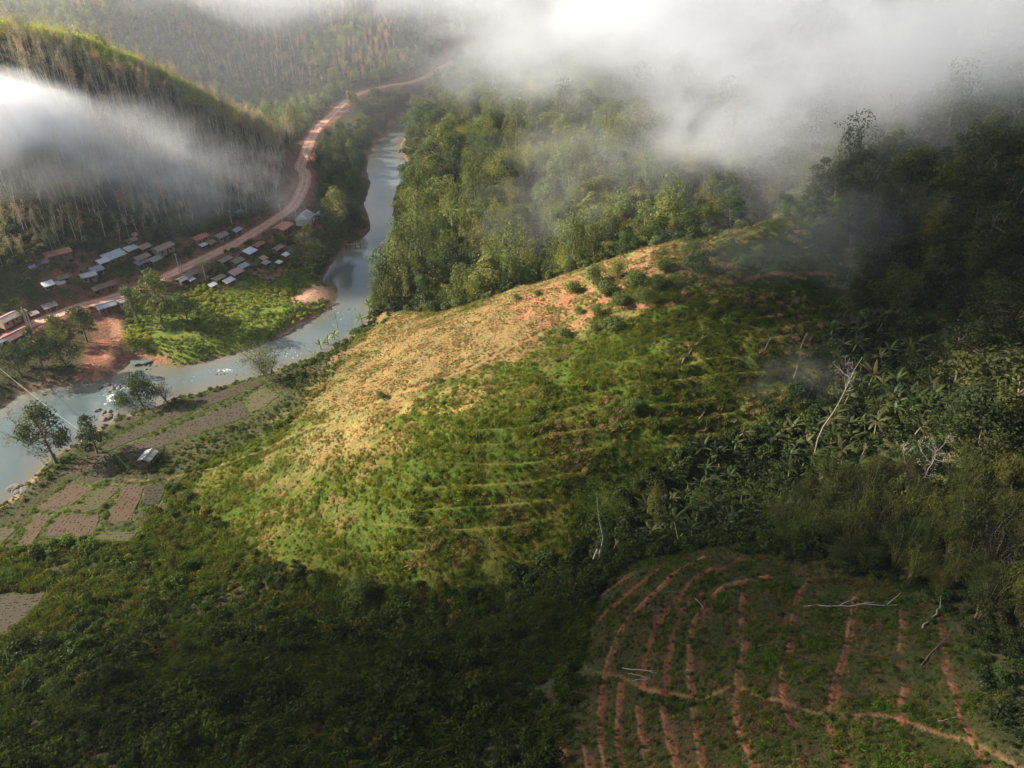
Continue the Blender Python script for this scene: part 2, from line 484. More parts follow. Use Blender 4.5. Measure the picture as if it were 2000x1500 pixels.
# pixel polygons of what covers the ground, laid on the land
def Z(poly, n=4):
    w = W(poly, n, H0)[:, :2]
    d_, _ = seg_dist(GX, GY, w, True)
    return np.where(in_poly(GX, GY, w), d_, -d_)          # >0 inside
Z_HILL = Z([(735,620)] + cr_pts([760,800,860,930,1000,1080,1150,1220,1280,1340,1400,1450]) + [(1500,432),(1615,425),(1640,500),(1645,600),(1620,680),(1560,780),(1480,860),(1350,890),(1280,930),(1200,1010),(1120,1100),(1000,1150),(850,1165),(740,1150),(600,1120),(480,1080),(380,1020),(350,960),(420,900),(560,830),(640,750),(690,680)])
Z_DRY = Z(cr_pts([760,830,900,1000,1080,1150,1220,1280]) + [(1300,515),(1190,595),(1120,650),(1010,715),(900,760),(800,800),(720,840),(610,885),(550,900),(590,800),(650,730),(700,670)])
Z_DRY2 = Z([(540,880),(660,870),(700,920),(690,1000),(600,1040),(520,1010),(500,950)])
Z_RED = Z([(1010,580)] + cr_pts([1100,1200,1300,1380], 4) + [(1400,490),(1300,520),(1200,590),(1120,640),(1040,640),(1000,600)])
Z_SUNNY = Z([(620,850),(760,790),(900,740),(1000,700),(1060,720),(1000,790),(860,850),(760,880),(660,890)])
Z_NEAR = Z([(1160,1190),(1260,1095),(1400,1075),(1600,1110),(1800,1160),(1850,1200),(1900,1330),(1940,1420),(2010,1530),(1080,1530),(1110,1420),(1150,1300)])
Z_MEADOW = Z([(240,690),(230,660),(280,600),(400,560),(480,535),(590,520),(640,545),(652,570),(640,600),(540,660),(440,700),(340,718),(290,700)])
Z_VILL = Z([(-40,690),(40,600),(60,520),(110,470),(200,500),(250,450),(330,460),(400,445),(480,425),(560,400),(620,400),(650,430),(600,500),(560,545),(450,560),(400,570),(250,610),(150,640),(60,680)])
Z_BANK = Z([(195,600),(228,620),(240,660),(250,700),(270,690),(330,705),(290,735),(230,760),(130,770),(170,700),(180,650)])
Z_SPIT = Z([(560,585),(610,555),(650,560),(665,578),(690,578),(668,600),(610,640),(545,668),(540,655),(640,605),(640,590),(600,592)])
Z_BAR2 = Z([(640,600),(690,575),(688,590),(660,606)])

nA = fbm(GX / 9, GY / 9, 3, 4); nB = fbm(GX / 3, GY / 3, 8, 3); nC = fbm(GX / 25, GY / 25, 11, 3); nD = fbm(GX / 1.6, GY / 1.6, 21, 2)
C = np.zeros(H.shape + (3,)); C[:] = (.045, .05, .022)
def lay(mask, col):
    global C
    m = np.clip(mask, 0, 1)[..., None]; C = C * (1 - m) + np.array(col) * m
lay(.5 * smooth(.4, .6, nA), (.07, .055, .03))
lay(smooth(-.5, .8, Z([(114,925),(189,878),(222,896),(147,934)])), (.075, .055, .04))
zh = smooth(-1, 2, Z_HILL + (nB - .5) * 6)
lay(zh, (.062, .085, .012))
lay(zh * smooth(.5, .7, nA) * .6, (.12, .10, .022))
dry = np.maximum(smooth(-9, 9, Z_DRY + (nB - .5) * 14 + (nA - .5) * 30), .45 * smooth(-5, 4, Z_DRY2 + (nA - .5) * 24) * smooth(.35, .6, nB))
lay(dry * .9, (.21, .135, .06))
lay(dry * smooth(.5, .68, nB) * .7, (.15, .12, .05))
lay(dry * smooth(.46, .62, nC) * .6, (.13, .15, .04))
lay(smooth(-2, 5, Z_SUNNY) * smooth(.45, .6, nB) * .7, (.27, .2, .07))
lay(smooth(-3, 4, Z_RED + (nB - .5) * 10) * smooth(.42, .62, nB), (.28, .13, .07))
lay(smooth(-1, 2, Z_NEAR + (nB - .5) * 3), (.032, .035, .010))
lay(smooth(-1, 2, Z_NEAR) * smooth(.45, .65, nB), (.05, .036, .017))
lay(smooth(-2, 2, Z_MEADOW + (nB - .5) * 6), (.13, .165, .03))
lay(smooth(-3, 3, Z_VILL + (nB - .5) * 14) * smooth(.36, .6, nA) * .95, (.23, .12, .085))
lay(smooth(-3, 3, Z_VILL) * smooth(.5, .62, nB) * .6, (.06, .07, .03))
lay(smooth(-3, 2, Z_BANK + (nB - .5) * 5), (.25, .105, .07))
lay(smooth(-3, 2, Z_BANK) * smooth(.45, .6, nD) * .7, (.13, .075, .055))
lay(smooth(5, 1.5, sdr - (nB - .5) * 5) * smooth(.42, .62, nA), (.20, .13, .09))
lay(smooth(1.5, .3, sdr), (.17, .12, .08))
lay(smooth(-1.5, 1, Z_SPIT + (nB - .5) * 2), (.46, .27, .18))
lay(smooth(-1, .5, Z_BAR2), (.40, .24, .14))
lay(smooth(8, 4.2, d_road + (nB - .5) * 7) * .85, (.24, .1, .07))
lay(smooth(1.4, .2, np.abs(fnear)) * .8, (.09, .11, .035))
lay(smooth(3, -.5, sdr) * 0 + smooth(.4, -.6, sdr), (.12, .13, .085))

# terrace edges, furrows and footpaths: bare earth, trodden lines and painted lit edges
def line_paint(w, half, col, wob=.5, shift=0.0, amt=1.0, breaks=0.0, sc=1.0):
    global C
    sl = local(w, 4); X_, Y_ = GX[sl], GY[sl]
    d_, p_ = seg_dist(X_, Y_, w[:, :2])
    i_ = np.clip(p_.astype(int), 0, len(w) - 2)
    cr_ = (w[i_ + 1, 0] - w[i_, 0]) * (Y_ - w[i_, 1]) - (w[i_ + 1, 1] - w[i_, 1]) * (X_ - w[i_, 0])
    s_ = np.abs(d_ * np.sign(cr_) - shift + (fbm(X_ / 1.3 * sc, Y_ / 1.3 * sc, 201, 3) - .5) * wob)
    hw = half * (.35 + 1.3 * fbm(X_ / 2.5, Y_ / 2.5, 207, 3))
    m = smooth(hw + .16, hw - .08, s_) * amt
    if breaks: m = m * smooth(breaks - .08, breaks + .05, fbm(X_ / 3.5, Y_ / 3.5, 211, 2))
    C[sl] = C[sl] * (1 - m[..., None]) + np.array(col) * m[..., None]
for i, w in enumerate(TW):
    red = i < 8 or i in (25, 26, 28)
    line_paint(w, .55 if red else .3, (.26, .115, .065) if red else (.11, .115, .03), .6, amt=.9 if red else .8, breaks=.25 if red else .27)
for i, w in enumerate(NW):  # red soil band darkened for the shaded cut, pale line for its lit edge
    line_paint(w, .32, (.135, .054, .032), .55, .2, .95, .24)
    if i not in (0, 2, 4, 15, 16, 17): line_paint(w, .06, (.27, .14, .08), .12, -.1, .9, .3, .6)
for dx_ in (-1.0, 1.0, 0): line_paint(cast(*zip(*dens([(205,592),(222,625),(228,655),(215,690),(198,722),(188,742)], 5)), H0) + (dx_, 0, 0), .5, (.40, .2, .13), .8, 0, .7, .25)
for w, p in zip(PW, PATHS):
    line_paint(w, p[2], (.21, .11, .065) if p[0] == 'field_path' else (.28, .20, .09), .45, 0, .6, .27)

def grid_faces(ny, nx):
    i = (np.arange(ny - 1)[:, None] * nx + np.arange(nx - 1)[None]).ravel()
    return np.stack([i, i + 1, i + nx + 1, i + nx], -1)
# the road's bed is pressed a little under the road sheet
H = np.where(d_road < 3.4, np.interp(pr, np.arange(len(ROADW)), ROADW[:, 2]) - .10, H)
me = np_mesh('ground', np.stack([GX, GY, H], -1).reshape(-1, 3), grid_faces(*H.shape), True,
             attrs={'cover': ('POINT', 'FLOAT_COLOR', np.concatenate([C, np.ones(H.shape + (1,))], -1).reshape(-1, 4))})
k = N('ground_cover')
at = k.n('Attribute', attribute_name='cover').outputs['Color']
tc = k.n('TexCoord').outputs['Object']
f1 = k.noise(1.3, 6, .65, tc); f2 = k.noise(.35, 4, .6, tc); f3 = k.noise(5.0, 3, .6, tc)
v = k.n('MapRange', i_Value=f1, i_1=.3, i_2=.7, i_3=.55, i_4=1.45).outputs[0]
c = k.mix(1.0, at, v, 'MULTIPLY')
hue = k.mix(k.n('MapRange', i_Value=f2, i_1=.4, i_2=.6).outputs[0], (1.12, .97, .9, 1), (.9, 1.05, .95, 1))
c = k.mix(1.0, c, hue, 'MULTIPLY')
k.l(c, k.b.inputs['Base Color']); k.b.inputs['Roughness'].default_value = 1; k.b.inputs['Specular IOR Level'].default_value = .1
hh = k.math('ADD', f1, k.math('MULTIPLY', f3, .4))
bp = k.n('Bump', i_Height=hh, i_Strength=.9, i_Distance=.5); k.l(bp.outputs[0], k.b.inputs['Normal'])
tag(link('ground', me, mats=[k.m]), kind='structure')

# ------------------------------------------------------------------ ribbons: road, paths, terrace cuts
def ribbon(name, w, half, mat, off=.06, nacross=3, jitter=.0, ends=True, zfun=None, shift=0.0, seed=0):
    # resample by length
    seg = np.r_[0, np.cumsum(np.hypot(*np.diff(w[:, :2], axis=0).T))]
    n = max(int(seg[-1] / .6), 3); s = np.linspace(0, seg[-1], n)
    P = np.c_[np.interp(s, seg, w[:, 0]), np.interp(s, seg, w[:, 1])]
    T = np.gradient(P, axis=0); T /= np.maximum(np.hypot(*T.T), 1e-6)[:, None]; Nn = np.c_[-T[:, 1], T[:, 0]]
    P = P + Nn * ((fbm(s / 4, s * 0, seed + 5, 3) - .5) * jitter * 1.5)[:, None]
    hw = half * (1 + (fbm(s / 1.7, s * 0 + 9, seed + 3, 3) - .5) * 2 * jitter)
    if ends: hw *= np.clip(np.minimum(s, seg[-1] - s) / 1.5 + .15, 0, 1)
    us = np.linspace(-1, 1, nacross)
    V = []
    for u in us:
        q = P + Nn * (u * hw + shift)[:, None]
        z = (sample(q[:, 0], q[:, 1]) if zfun is None else zfun(s / seg[-1])) + off * (1 if abs(u) < .99 else .55)
        V.append(np.c_[q, z])
    V = np.stack(V, 1).reshape(-1, 3)
    me = np_mesh(name, V, grid_faces(n, nacross), True, attrs={'across': ('POINT', 'FLOAT', np.tile(us, n)), 'along': ('POINT', 'FLOAT', np.repeat(s, nacross))})
    return tag(link(name, me, mats=[mat]), kind='structure')

k = N('dirt_road')
ac = k.n('Attribute', attribute_name='across').outputs['Fac']; tc = k.n('TexCoord').outputs['Object']
f = k.noise(.5, 6, .65, tc)
c = k.mix(k.n('MapRange', i_Value=f, i_1=.35, i_2=.65).outputs[0], (.36, .17, .115, 1), (.52, .30, .215, 1))
tr = k.math('ABSOLUTE', k.math('SUBTRACT', k.math('ABSOLUTE', ac), .42))
trk = k.n('MapRange', i_Value=tr, i_1=.05, i_2=.2, i_3=1, i_4=0).outputs[0]
c = k.mix(k.math('MULTIPLY', trk, .7), c, (.60, .38, .28, 1))
k.l(c, k.b.inputs['Base Color']); k.b.inputs['Roughness'].default_value = 1
k.l(k.n('Bump', i_Height=f, i_Strength=.5, i_Distance=.15).outputs[0], k.b.inputs['Normal'])
M_ROAD = k.m
zz = ROADW[:, 2]
segr = np.r_[0, np.cumsum(np.hypot(*np.diff(ROADW[:, :2], axis=0).T))]
ribbon('dirt_road', ROADW, 2.7, M_ROAD, .03, 7, .12, zfun=lambda t: np.interp(t * segr[-1], segr, zz))
# ------------------------------------------------------------------ paddy fields
from mathutils.geometry import delaunay_2d_cdt
fm = []
for cols, amp in (((.20,.165,.085),(.13,.12,.05)), ((.27,.2,.1),(.12,.125,.045)), ((.30,.2,.13),(.15,.105,.065)), ((.10,.085,.055),(.065,.06,.035))):
    pass
def field_mat(name, c1, c2, ang, sc):
    k = N(name); tc = k.n('TexCoord').outputs['Object']
    mp = k.n('Mapping', i_0=tc); mp.inputs['Rotation'].default_value = (0, 0, ang)
    w_ = k.n('TexWave', i_Vector=mp.outputs[0], i_Scale=sc, i_Distortion=2.5, i_Detail=3.0)
    w_.inputs['Detail Scale'].default_value = 1.2
    n1 = k.noise(.25, 5, .65, tc); n2 = k.noise(3, 4, .7, tc)
    f = k.math('MULTIPLY', w_.outputs['Fac'], k.n('MapRange', i_Value=n2, i_1=.3, i_2=.6).outputs[0])
    c = k.mix(f, (*c2, 1), (*c1, 1))
    c = k.mix(k.n('MapRange', i_Value=n1, i_1=.5, i_2=.75, i_4=.4).outputs[0], c, (c2[0] * .9, c2[1] * 1.1, c2[2] * .7, 1))
    k.l(c, k.b.inputs['Base Color']); k.b.inputs['Roughness'].default_value = 1
    k.l(k.n('Bump', i_Height=w_.outputs['Fac'], i_Strength=.5, i_Distance=.2).outputs[0], k.b.inputs['Normal'])
    return k.m
PAL = [((.06,.044,.022),(.036,.03,.013)), ((.115,.08,.032),(.04,.045,.012)), ((.125,.075,.036),(.055,.036,.019)), ((.045,.032,.022),(.03,.024,.015))]
for i, (w, pl, kind) in enumerate(fields):
    lo, hi = w.min(0), w.max(0)
    gx_, gy_ = np.meshgrid(np.arange(lo[0], hi[0], 1.6), np.arange(lo[1], hi[1], 1.6))
    q = np.c_[gx_.ravel(), gy_.ravel()] + RNG.uniform(-.4, .4, (gx_.size, 2))
    dd, _ = seg_dist(q[:, 0], q[:, 1], w[:, :2], True)
    q = q[in_poly(q[:, 0], q[:, 1], w[:, :2]) & (dd > .6)]
    b2 = w[:, :2] + RNG.uniform(-.22, .22, (len(w), 2))
    P = [Vector(p) for p in np.vstack([b2, q])]
    r_ = delaunay_2d_cdt(P, [], [list(range(len(b2)))], 1, 1e-4)
    V = np.array([(p.x, p.y, pl[0] * p.x + pl[1] * p.y + pl[2]) for p in r_[0]])
    me = np_mesh('field', V, np.array([f for f in r_[2] if len(f) == 3]), True)
    e = w[5] - w[0]; ang = -math.atan2(e[1], e[0]) + (math.pi / 2 if i in (1, 9) else 0)
    ribb = link('paddy_field', me, mats=[field_mat('field_stubble', *PAL[kind], ang + math.pi / 2, 1.1)]); tag(ribb, kind='structure')

# ------------------------------------------------------------------ water
wx = np.arange(-330, 60, 2.0); wy = np.arange(110, 760, 2.0)
WX, WY = np.meshgrid(wx, wy)
rif = np.zeros(WX.shape)
u_, v_ = project(WX, WY, WX * 0)
rif = np.maximum.reduce([np.exp(-(((u_ - a) / sa) ** 2 + ((v_ - b) / sb) ** 2)) for a, b, sa, sb in ((225,765,55,22),(430,725,60,16),(360,740,60,14),(560,690,90,30),(660,620,50,30))])
shal = smooth(7, 1, -sample(WX, WY, sdr)) * 1.0
foam = np.maximum.reduce([.2 + 0 * u_] + [np.exp(-(((u_ - a) / sa) ** 2 + ((v_ - b) / sb) ** 2)) for a, b, sa, sb in ((218,775,22,12),(235,755,28,8),(440,724,26,6),(470,700,8,4),(652,600,8,5),(205,790,10,6))]) - .2
me = np_mesh('river', np.stack([WX, WY, WX * 0], -1).reshape(-1, 3), grid_faces(*WX.shape), True,
    attrs={'riffle': ('POINT', 'FLOAT', rif), 'foam': ('POINT', 'FLOAT', foam), 'shallow': ('POINT', 'FLOAT', shal)})
k = N('river_water'); tc = k.n('TexCoord').outputs['Object']
ri = k.n('Attribute', attribute_name='riffle').outputs['Fac']; fo = k.n('Attribute', attribute_name='foam').outputs['Fac']; sh = k.n('Attribute', attribute_name='shallow').outputs['Fac']
n1 = k.noise(.03, 4, .6, tc); n2 = k.noise(1.1, 5, .7, tc); n3 = k.noise(.5, 4, .65, tc, .8)
c = k.mix(k.n('MapRange', i_Value=n1, i_1=.35, i_2=.65).outputs[0], (.075, .105, .11, 1), (.12, .14, .13, 1))
c = k.mix(k.math('MULTIPLY', sh, .6), c, (.14, .115, .07, 1))
fm_ = k.n('MapRange', i_Value=k.math('ADD', n2, k.math('MULTIPLY', fo, .42)), i_1=.72, i_2=.86).outputs[0]
sp_ = k.n('MapRange', i_Value=k.math('ADD', n2, k.math('MULTIPLY', ri, .14)), i_1=.73, i_2=.83).outputs[0]
wh = k.math('MAXIMUM', k.math('MULTIPLY', fm_, k.math('GREATER_THAN', fo, .02)), sp_)
c = k.mix(wh, c, (.75, .78, .8, 1))
k.l(c, k.b.inputs['Base Color'])
k.l(k.n('MapRange', i_Value=wh, i_3=.08, i_4=.8).outputs[0], k.b.inputs['Roughness'])
k.b.inputs['IOR'].default_value = 1.4; k.b.inputs['Specular IOR Level'].default_value = .9
bp = k.n('Bump', i_Height=k.math('ADD', n3, k.math('MULTIPLY', n2, .5)), i_Distance=.25)
k.l(k.n('MapRange', i_Value=ri, i_3=.05, i_4=.55).outputs[0], bp.inputs['Strength'])
k.l(bp.outputs[0], k.b.inputs['Normal'])
tag(link('river', me, mats=[k.m]), kind='structure')
# a puddle on the red bank
pz = cast([275], [711], H)[0]
a_ = np.linspace(0, 2 * np.pi, 24, endpoint=False); r_ = 1 + .3 * np.sin(a_ * 2 + 1) + .15 * np.sin(a_ * 5)
V = np.vstack([[pz], np.c_[pz[0] + 2.6 * r_ * np.cos(a_), pz[1] + 1.9 * r_ * np.sin(a_), np.full(24, pz[2])]]); V[:, 2] = max(sample(V[:, 0], V[:, 1]).max() - .05, pz[2] + .1)
me = np_mesh('puddle', V, np.array([(0, i + 1, (i + 1) % 24 + 1) for i in range(24)]))
tag(link('puddle_water', me, mats=[k.m]), kind='structure')
# ================================================================== plants
def leaf_mat(name, transl=.38, rough=.65, gloss=.12, vlo=.55, vhi=1.5):
    k = N(name); t = k.t
    at = k.n('Attribute', attribute_type='INSTANCER', attribute_name='tint').outputs['Color']
    lv = k.n('Attribute', attribute_name='lv').outputs['Fac']
    v = k.n('MapRange', i_Value=lv, i_3=vlo, i_4=vhi).outputs[0]
    c = k.mix(1.0, at, v, 'MULTIPLY')
    k.l(c, k.b.inputs['Base Color'])
    k.b.inputs['Roughness'].default_value = rough; k.b.inputs['Specular IOR Level'].default_value = gloss
    tr = k.n('BsdfTranslucent'); k.l(k.mix(1.0, c, (1.3, 1.3, .45, 1), 'MULTIPLY'), tr.inputs[0])
    mx = k.n('MixShader', i_0=transl); k.l(k.b.outputs[0], mx.inputs[1]); k.l(tr.outputs[0], mx.inputs[2])
    k.l(mx.outputs[0], k.out.inputs['Surface'])
    return k.m
M_LEAF = leaf_mat('leaves')
M_TWIG = leaf_mat('dry_leaves', .25, .9, .05, .6, 1.4)
M_BANANA = leaf_mat('banana_leaf', .4, .5, .2, .75, 1.3)
M_BARK = simple_mat('bark', (.16, .13, .10), .95, .35, 1.5)
M_PALE = simple_mat('pale_bark', (.24, .22, .19), .9, .25, 1.0)
M_GREYB = simple_mat('grey_bark', (.46, .42, .38), .95, .3, 1.2)
M_CULM = simple_mat('bamboo_culm', (.15, .14, .06), .6, .3, 1.0)
M_STEM = simple_mat('banana_stem', (.16, .17, .06), .7, .3, 1.0)

def unit(a): return a / np.maximum(np.linalg.norm(a, axis=-1, keepdims=True), 1e-9)
def leaves(c, nrm, ln, wd, rg, droop=0.0, tdir=None):
    n = len(c); r = rg.normal(size=(n, 3))
    if tdir is not None: r = tdir + r * .35
    if droop: r = r * (1, 1, .4) - np.array([0, 0, droop])
    t = unit(r - (r * nrm).sum(-1, keepdims=True) * nrm); s = np.cross(nrm, t)
    ln = np.asarray(ln).reshape(-1, 1) * np.ones((n, 1)); wd = np.asarray(wd).reshape(-1, 1) * np.ones((n, 1))
    V = np.stack([c - t * ln / 2, c + s * wd / 2 - t * ln * .08, c + t * ln / 2, c - s * wd / 2 - t * ln * .08], 1).reshape(-1, 3)
    return V, np.arange(4 * n).reshape(n, 4)
def dirs(n, rg, up=.25):
    d = unit(rg.normal(size=(n, 3))); d[:, 2] = d[:, 2] + up
    return unit(d)
def lump(c, rad, n, size, rg, up=.3, droop=.3, asp=.55, jit=.5, shell=(.72, 1.08)):
    d = dirs(n, rg, up)
    p = np.array(c) + d * np.array(rad) * rg.uniform(*shell, (n, 1))
    nr = unit(d + rg.normal(size=(n, 3)) * jit)
    s = size * rg.uniform(.6, 1.4, n)
    V, F = leaves(p, nr, s, s * asp, rg, droop)
    return V, F
class Acc:
    def __init__(s): s.V = []; s.F4 = []; s.F3 = []; s.n = 0; s.lv = []
    def add(s, V, F, base=None, rg=None):
        F = np.asarray(F)
        s.V.append(V); (s.F4 if F.shape[1] == 4 else s.F3).append(F + s.n); s.n += len(V)
        s.lv.append(np.clip((rg.random(len(F)) if rg is not None else np.full(len(F), .5)) * .7 + (base if base is not None else .15), 0, 1))
        s.kind = None
    def mesh(s, name, mats, smooth_=False):
        F = [np.vstack(s.F4)] if s.F4 else []
        V = np.vstack(s.V); lv = np.concatenate(s.lv)
        me = np_mesh(name, V, F, smooth_, attrs={'lv': ('FACE', 'FLOAT', lv)})
        for m in mats: me.materials.append(m)
        return me
def tube(pts, rad, k=6):
    pts = np.asarray(pts, float); rad = np.asarray(rad, float) * np.ones(len(pts))
    T = unit(np.gradient(pts, axis=0)); a = np.array([0., 0, 1]) if abs(T[0, 2]) < .9 else np.array([1., 0, 0])
    U = unit(np.cross(T, a)); Wv = np.cross(T, U)
    th = np.linspace(0, 2 * np.pi, k, endpoint=False)
    V = (pts[:, None] + rad[:, None, None] * (U[:, None] * np.cos(th)[None, :, None] + Wv[:, None] * np.sin(th)[None, :, None])).reshape(-1, 3)
    F = []
    for i in range(len(pts) - 1):
        for j in range(k):
            F.append((i * k + j, i * k + (j + 1) % k, (i + 1) * k + (j + 1) % k, (i + 1) * k + j))
    c0 = len(V); V = np.vstack([V, pts[:1], pts[-1:]])
    for j in range(k):
        F.append((c0, (j + 1) % k, j, j)); F.append((c0 + 1, (len(pts) - 1) * k + j, (len(pts) - 1) * k + (j + 1) % k, (len(pts) - 1) * k + (j + 1) % k))
    F = [f for f in F]
    return V, np.array([f for f in F if len(set(f)) == 4])
def wander(p0, d, ln, rg, n=5, bend=.2, up=.1):
    p = [np.array(p0, float)]; d = unit(np.array(d, float))
    for i in range(n):
        d = unit(d + rg.normal(size=3) * bend + np.array([0, 0, up])); p.append(p[-1] + d * ln / n)
    return np.array(p)

# every builder returns (crown mesh, trunk mesh)
def jungle(seed, h=13, R_=4, nl=14, leaf=.5, per=120, tall=1.0):
    rg = np.random.default_rng(seed); A = Acc(); T = Acc()
    tp = wander((0, 0, -.6), (0, 0, 1), h * .75, rg, 6, .07); T.add(*tube(tp, np.linspace(.28, .12, 7)))
    for i in range(nl):
        a = rg.uniform(0, 2 * np.pi); q = rg.uniform(0, 1) ** .6; zz_ = h * (1 - .42 * tall * q * q - rg.uniform(0, .28) * tall)
        r = R_ * rg.uniform(.26, .46)
        c = (np.cos(a) * q * R_ * .75, np.sin(a) * q * R_ * .75, zz_ - r)
        A.add(*lump(c, (r, r, r * .85), per, leaf, rg), base=rg.uniform(0, .3), rg=rg)
        T.add(*tube(wander(tp[rg.integers(3, 6)], np.array(c) - tp[4], np.linalg.norm(np.array(c) - tp[4]), rg, 3, .08, 0), (.1, .07, .05, .03), 4))
    for i in range(3):
        A.add(*lump((rg.uniform(-1, 1), rg.uniform(-1, 1), h * rg.uniform(.25, .5)), (R_ * .6, R_ * .6, h * .2), per, leaf, rg, .1), base=.05, rg=rg)
    return A.mesh('crown', [M_LEAF]), T.mesh('trunk', [M_BARK], True)
def column(seed, h=13, r=1.7):
    rg = np.random.default_rng(seed); A = Acc(); T = Acc()
    tp = wander((0, 0, -.6), (0, 0, 1), h * .9, rg, 6, .05); T.add(*tube(tp, np.linspace(.25, .15, 7)))
    for i in range(11):
        z_ = h * (.04 + .92 * i / 10); rr = r * (1.0 + .35 * math.sin(i * 1.3 + seed) + (.35 if i > 7 else 0)) * rg.uniform(.8, 1.1)
        o = rg.normal(size=2) * .35
        A.add(*lump((o[0], o[1], z_), (rr, rr, h * .09), 120, .42, rg, .15, 1.2, .55, .4), base=rg.uniform(0, .25), rg=rg)
    for i in range(10):
        a = rg.uniform(0, 6.28); p = wander((np.cos(a) * r * .8, np.sin(a) * r * .8, h * rg.uniform(.6, 1)), (np.cos(a), np.sin(a), -.5), h * .35, rg, 8, .15, -.35)
        q = np.repeat(p, 8, 0) + rg.normal(size=(72, 3)) * .22
        A.add(*leaves(q, unit(rg.normal(size=(72, 3)) + (np.cos(a), np.sin(a), .5)), .38, .22, rg, .8), base=.25, rg=rg)
    return A.mesh('vine_crown', [M_LEAF]), T.mesh('trunk', [M_BARK], True)
def bamboo(seed, h=11, n=22, per=46, spread=.38, leaf=.55, bare=.35, cr=.055):
    rg = np.random.default_rng(seed); A = Acc(); T = Acc()
    for i in range(n):
        a = rg.uniform(0, 6.28); sp_ = rg.uniform(.05, spread); hh = h * rg.uniform(.65, 1.05)
        b = np.array([np.cos(a), np.sin(a), 0.]); t = np.linspace(0, 1, 9)
        P = (b * .5 * rg.uniform(.2, 1))[None] + b[None] * (sp_ * hh * (t ** 1.6))[:, None] + np.array([0, 0, 1.])[None] * (hh * (t - .34 * sp_ / spread * t ** 4 * 1.3))[:, None] - (0, 0, .3)
        T.add(*tube(P, np.linspace(cr, .012, 9), 4))
        u = bare + (1 - bare) * rg.random(per) ** .8
        q = np.stack([np.interp(u, t, P[:, j]) for j in range(3)], -1) + rg.normal(size=(per, 3)) * np.array([.45, .45, .3])
        A.add(*leaves(q, unit(rg.normal(size=(per, 3)) * .6 + b * .5 + (0, 0, .8)), leaf * rg.uniform(.7, 1.3, per), leaf * .28, rg, .5, b * .8), base=rg.uniform(.1, .3), rg=rg)
    return A.mesh('foliage', [M_LEAF]), T.mesh('culm_cluster', [M_CULM], True)
def banana(seed, h=3.0, n=9, dead=0):
    rg = np.random.default_rng(seed); A = Acc(); T = Acc()
    T.add(*tube([(0, 0, -.3), (.03, 0, h * .5), (0, .05, h)], (.16, .13, .08), 6))
    for i in range(n):
        a = i * 2.4 + rg.uniform(-.4, .4); ln = rg.uniform(1.9, 2.9); el = rg.uniform(.35, 1.15)
        b = np.array([np.cos(a), np.sin(a), 0.]); s = np.array([-np.sin(a), np.cos(a), 0.])
        t = np.linspace(0, 1, 7); ang = el - t * rg.uniform(.6, 1.7)
        p = np.array([0, 0, h * .95]) + np.cumsum(np.r_[[[0, 0, 0]], (b[None] * np.cos(ang[:-1])[:, None] + np.array([0, 0, 1.])[None] * np.sin(ang[:-1])[:, None]) * ln / 6], 0)
        w_ = .24 * np.array([.08, .75, 1, 1, .9, .65, .05]) * rg.uniform(.85, 1.15)
        up = np.cross(b, s) * 0 + np.array([0, 0, 1.])
        V = np.stack([p - s * w_[:, None] - up * w_[:, None] * .35, p, p + s * w_[:, None] - up * w_[:, None] * .35], 1).reshape(-1, 3)
        A.add(V, grid_faces(7, 3), base=rg.uniform(0, .5), rg=rg)
    return A.mesh('leaf_fan', [M_BANANA], True), T.mesh('stem', [M_STEM], True)
def rubber(seed, h=11, dense=70, leafc=.34):
    rg = np.random.default_rng(seed); A = Acc(); T = Acc()
    tp = wander((0, 0, -.5), (rg.normal() * .05, rg.normal() * .05, 1), h * .8, rg, 6, .045); T.add(*tube(tp, np.linspace(.13, .05, 7), 5))
    for i in range(8):
        j = rg.integers(3, 7); a = rg.uniform(0, 6.28)
        p = wander(tp[j], (np.cos(a) * .5, np.sin(a) * .5, 1), h * rg.uniform(.18, .36), rg, 4, .16, .12); T.add(*tube(p, np.linspace(.045, .012, 5), 4))
        m = dense // 6
        q = np.repeat(p[2:], m, 0)[: 3 * m] + rg.normal(size=(3 * m, 3)) * (.42, .42, .5)
        A.add(*leaves(q, unit(rg.normal(size=(len(q), 3)) + (0, 0, .3)), leafc * rg.uniform(.6, 1.4, len(q)), leafc * .5, rg), base=rg.uniform(.0, .3), rg=rg)
    return A.mesh('crown', [M_TWIG]), T.mesh('trunk', [M_GREYB], True)
def shrub(seed, r=1.0, n=7, per=60, leaf=.26, flat=.8, droop=.3, asp=.55):
    rg = np.random.default_rng(seed); A = Acc(); T = Acc()
    for i in range(n):
        a = rg.uniform(0, 6.28); q = rg.uniform(0, .75) * r; rr = r * rg.uniform(.34, .6)
        c = (np.cos(a) * q, np.sin(a) * q, rr * .7 + flat * r * .5 * (1 - (q / r) ** 2) * rg.uniform(.5, 1.3))
        A.add(*lump(c, (rr, rr, rr * flat), per, leaf, rg, .45, droop, asp, .55, (.6, 1.1)), base=rg.uniform(0, .3), rg=rg)
        T.add(*tube([(0, 0, -.2), c], (.04, .015), 4))
    return A.mesh('foliage', [M_LEAF]), T.mesh('stem', [M_BARK])
def grass(seed, r=.7, n=70, h=.6, lean=0.0):
    rg = np.random.default_rng(seed); A = Acc()
    c = np.c_[rg.normal(size=(n, 2)) * r * .45, np.full(n, h * .35)]
    td = np.c_[rg.normal(size=(n, 2)) * .6, np.full(n, 1.)]; nr = unit(np.cross(td, rg.normal(size=(n, 3))) + (0, 0, .35))
    A.add(*leaves(c, nr, h * rg.uniform(.7, 1.5, n), h * .13, rg, 0, td), rg=rg)
    return A.mesh('grass_tuft', [M_LEAF])
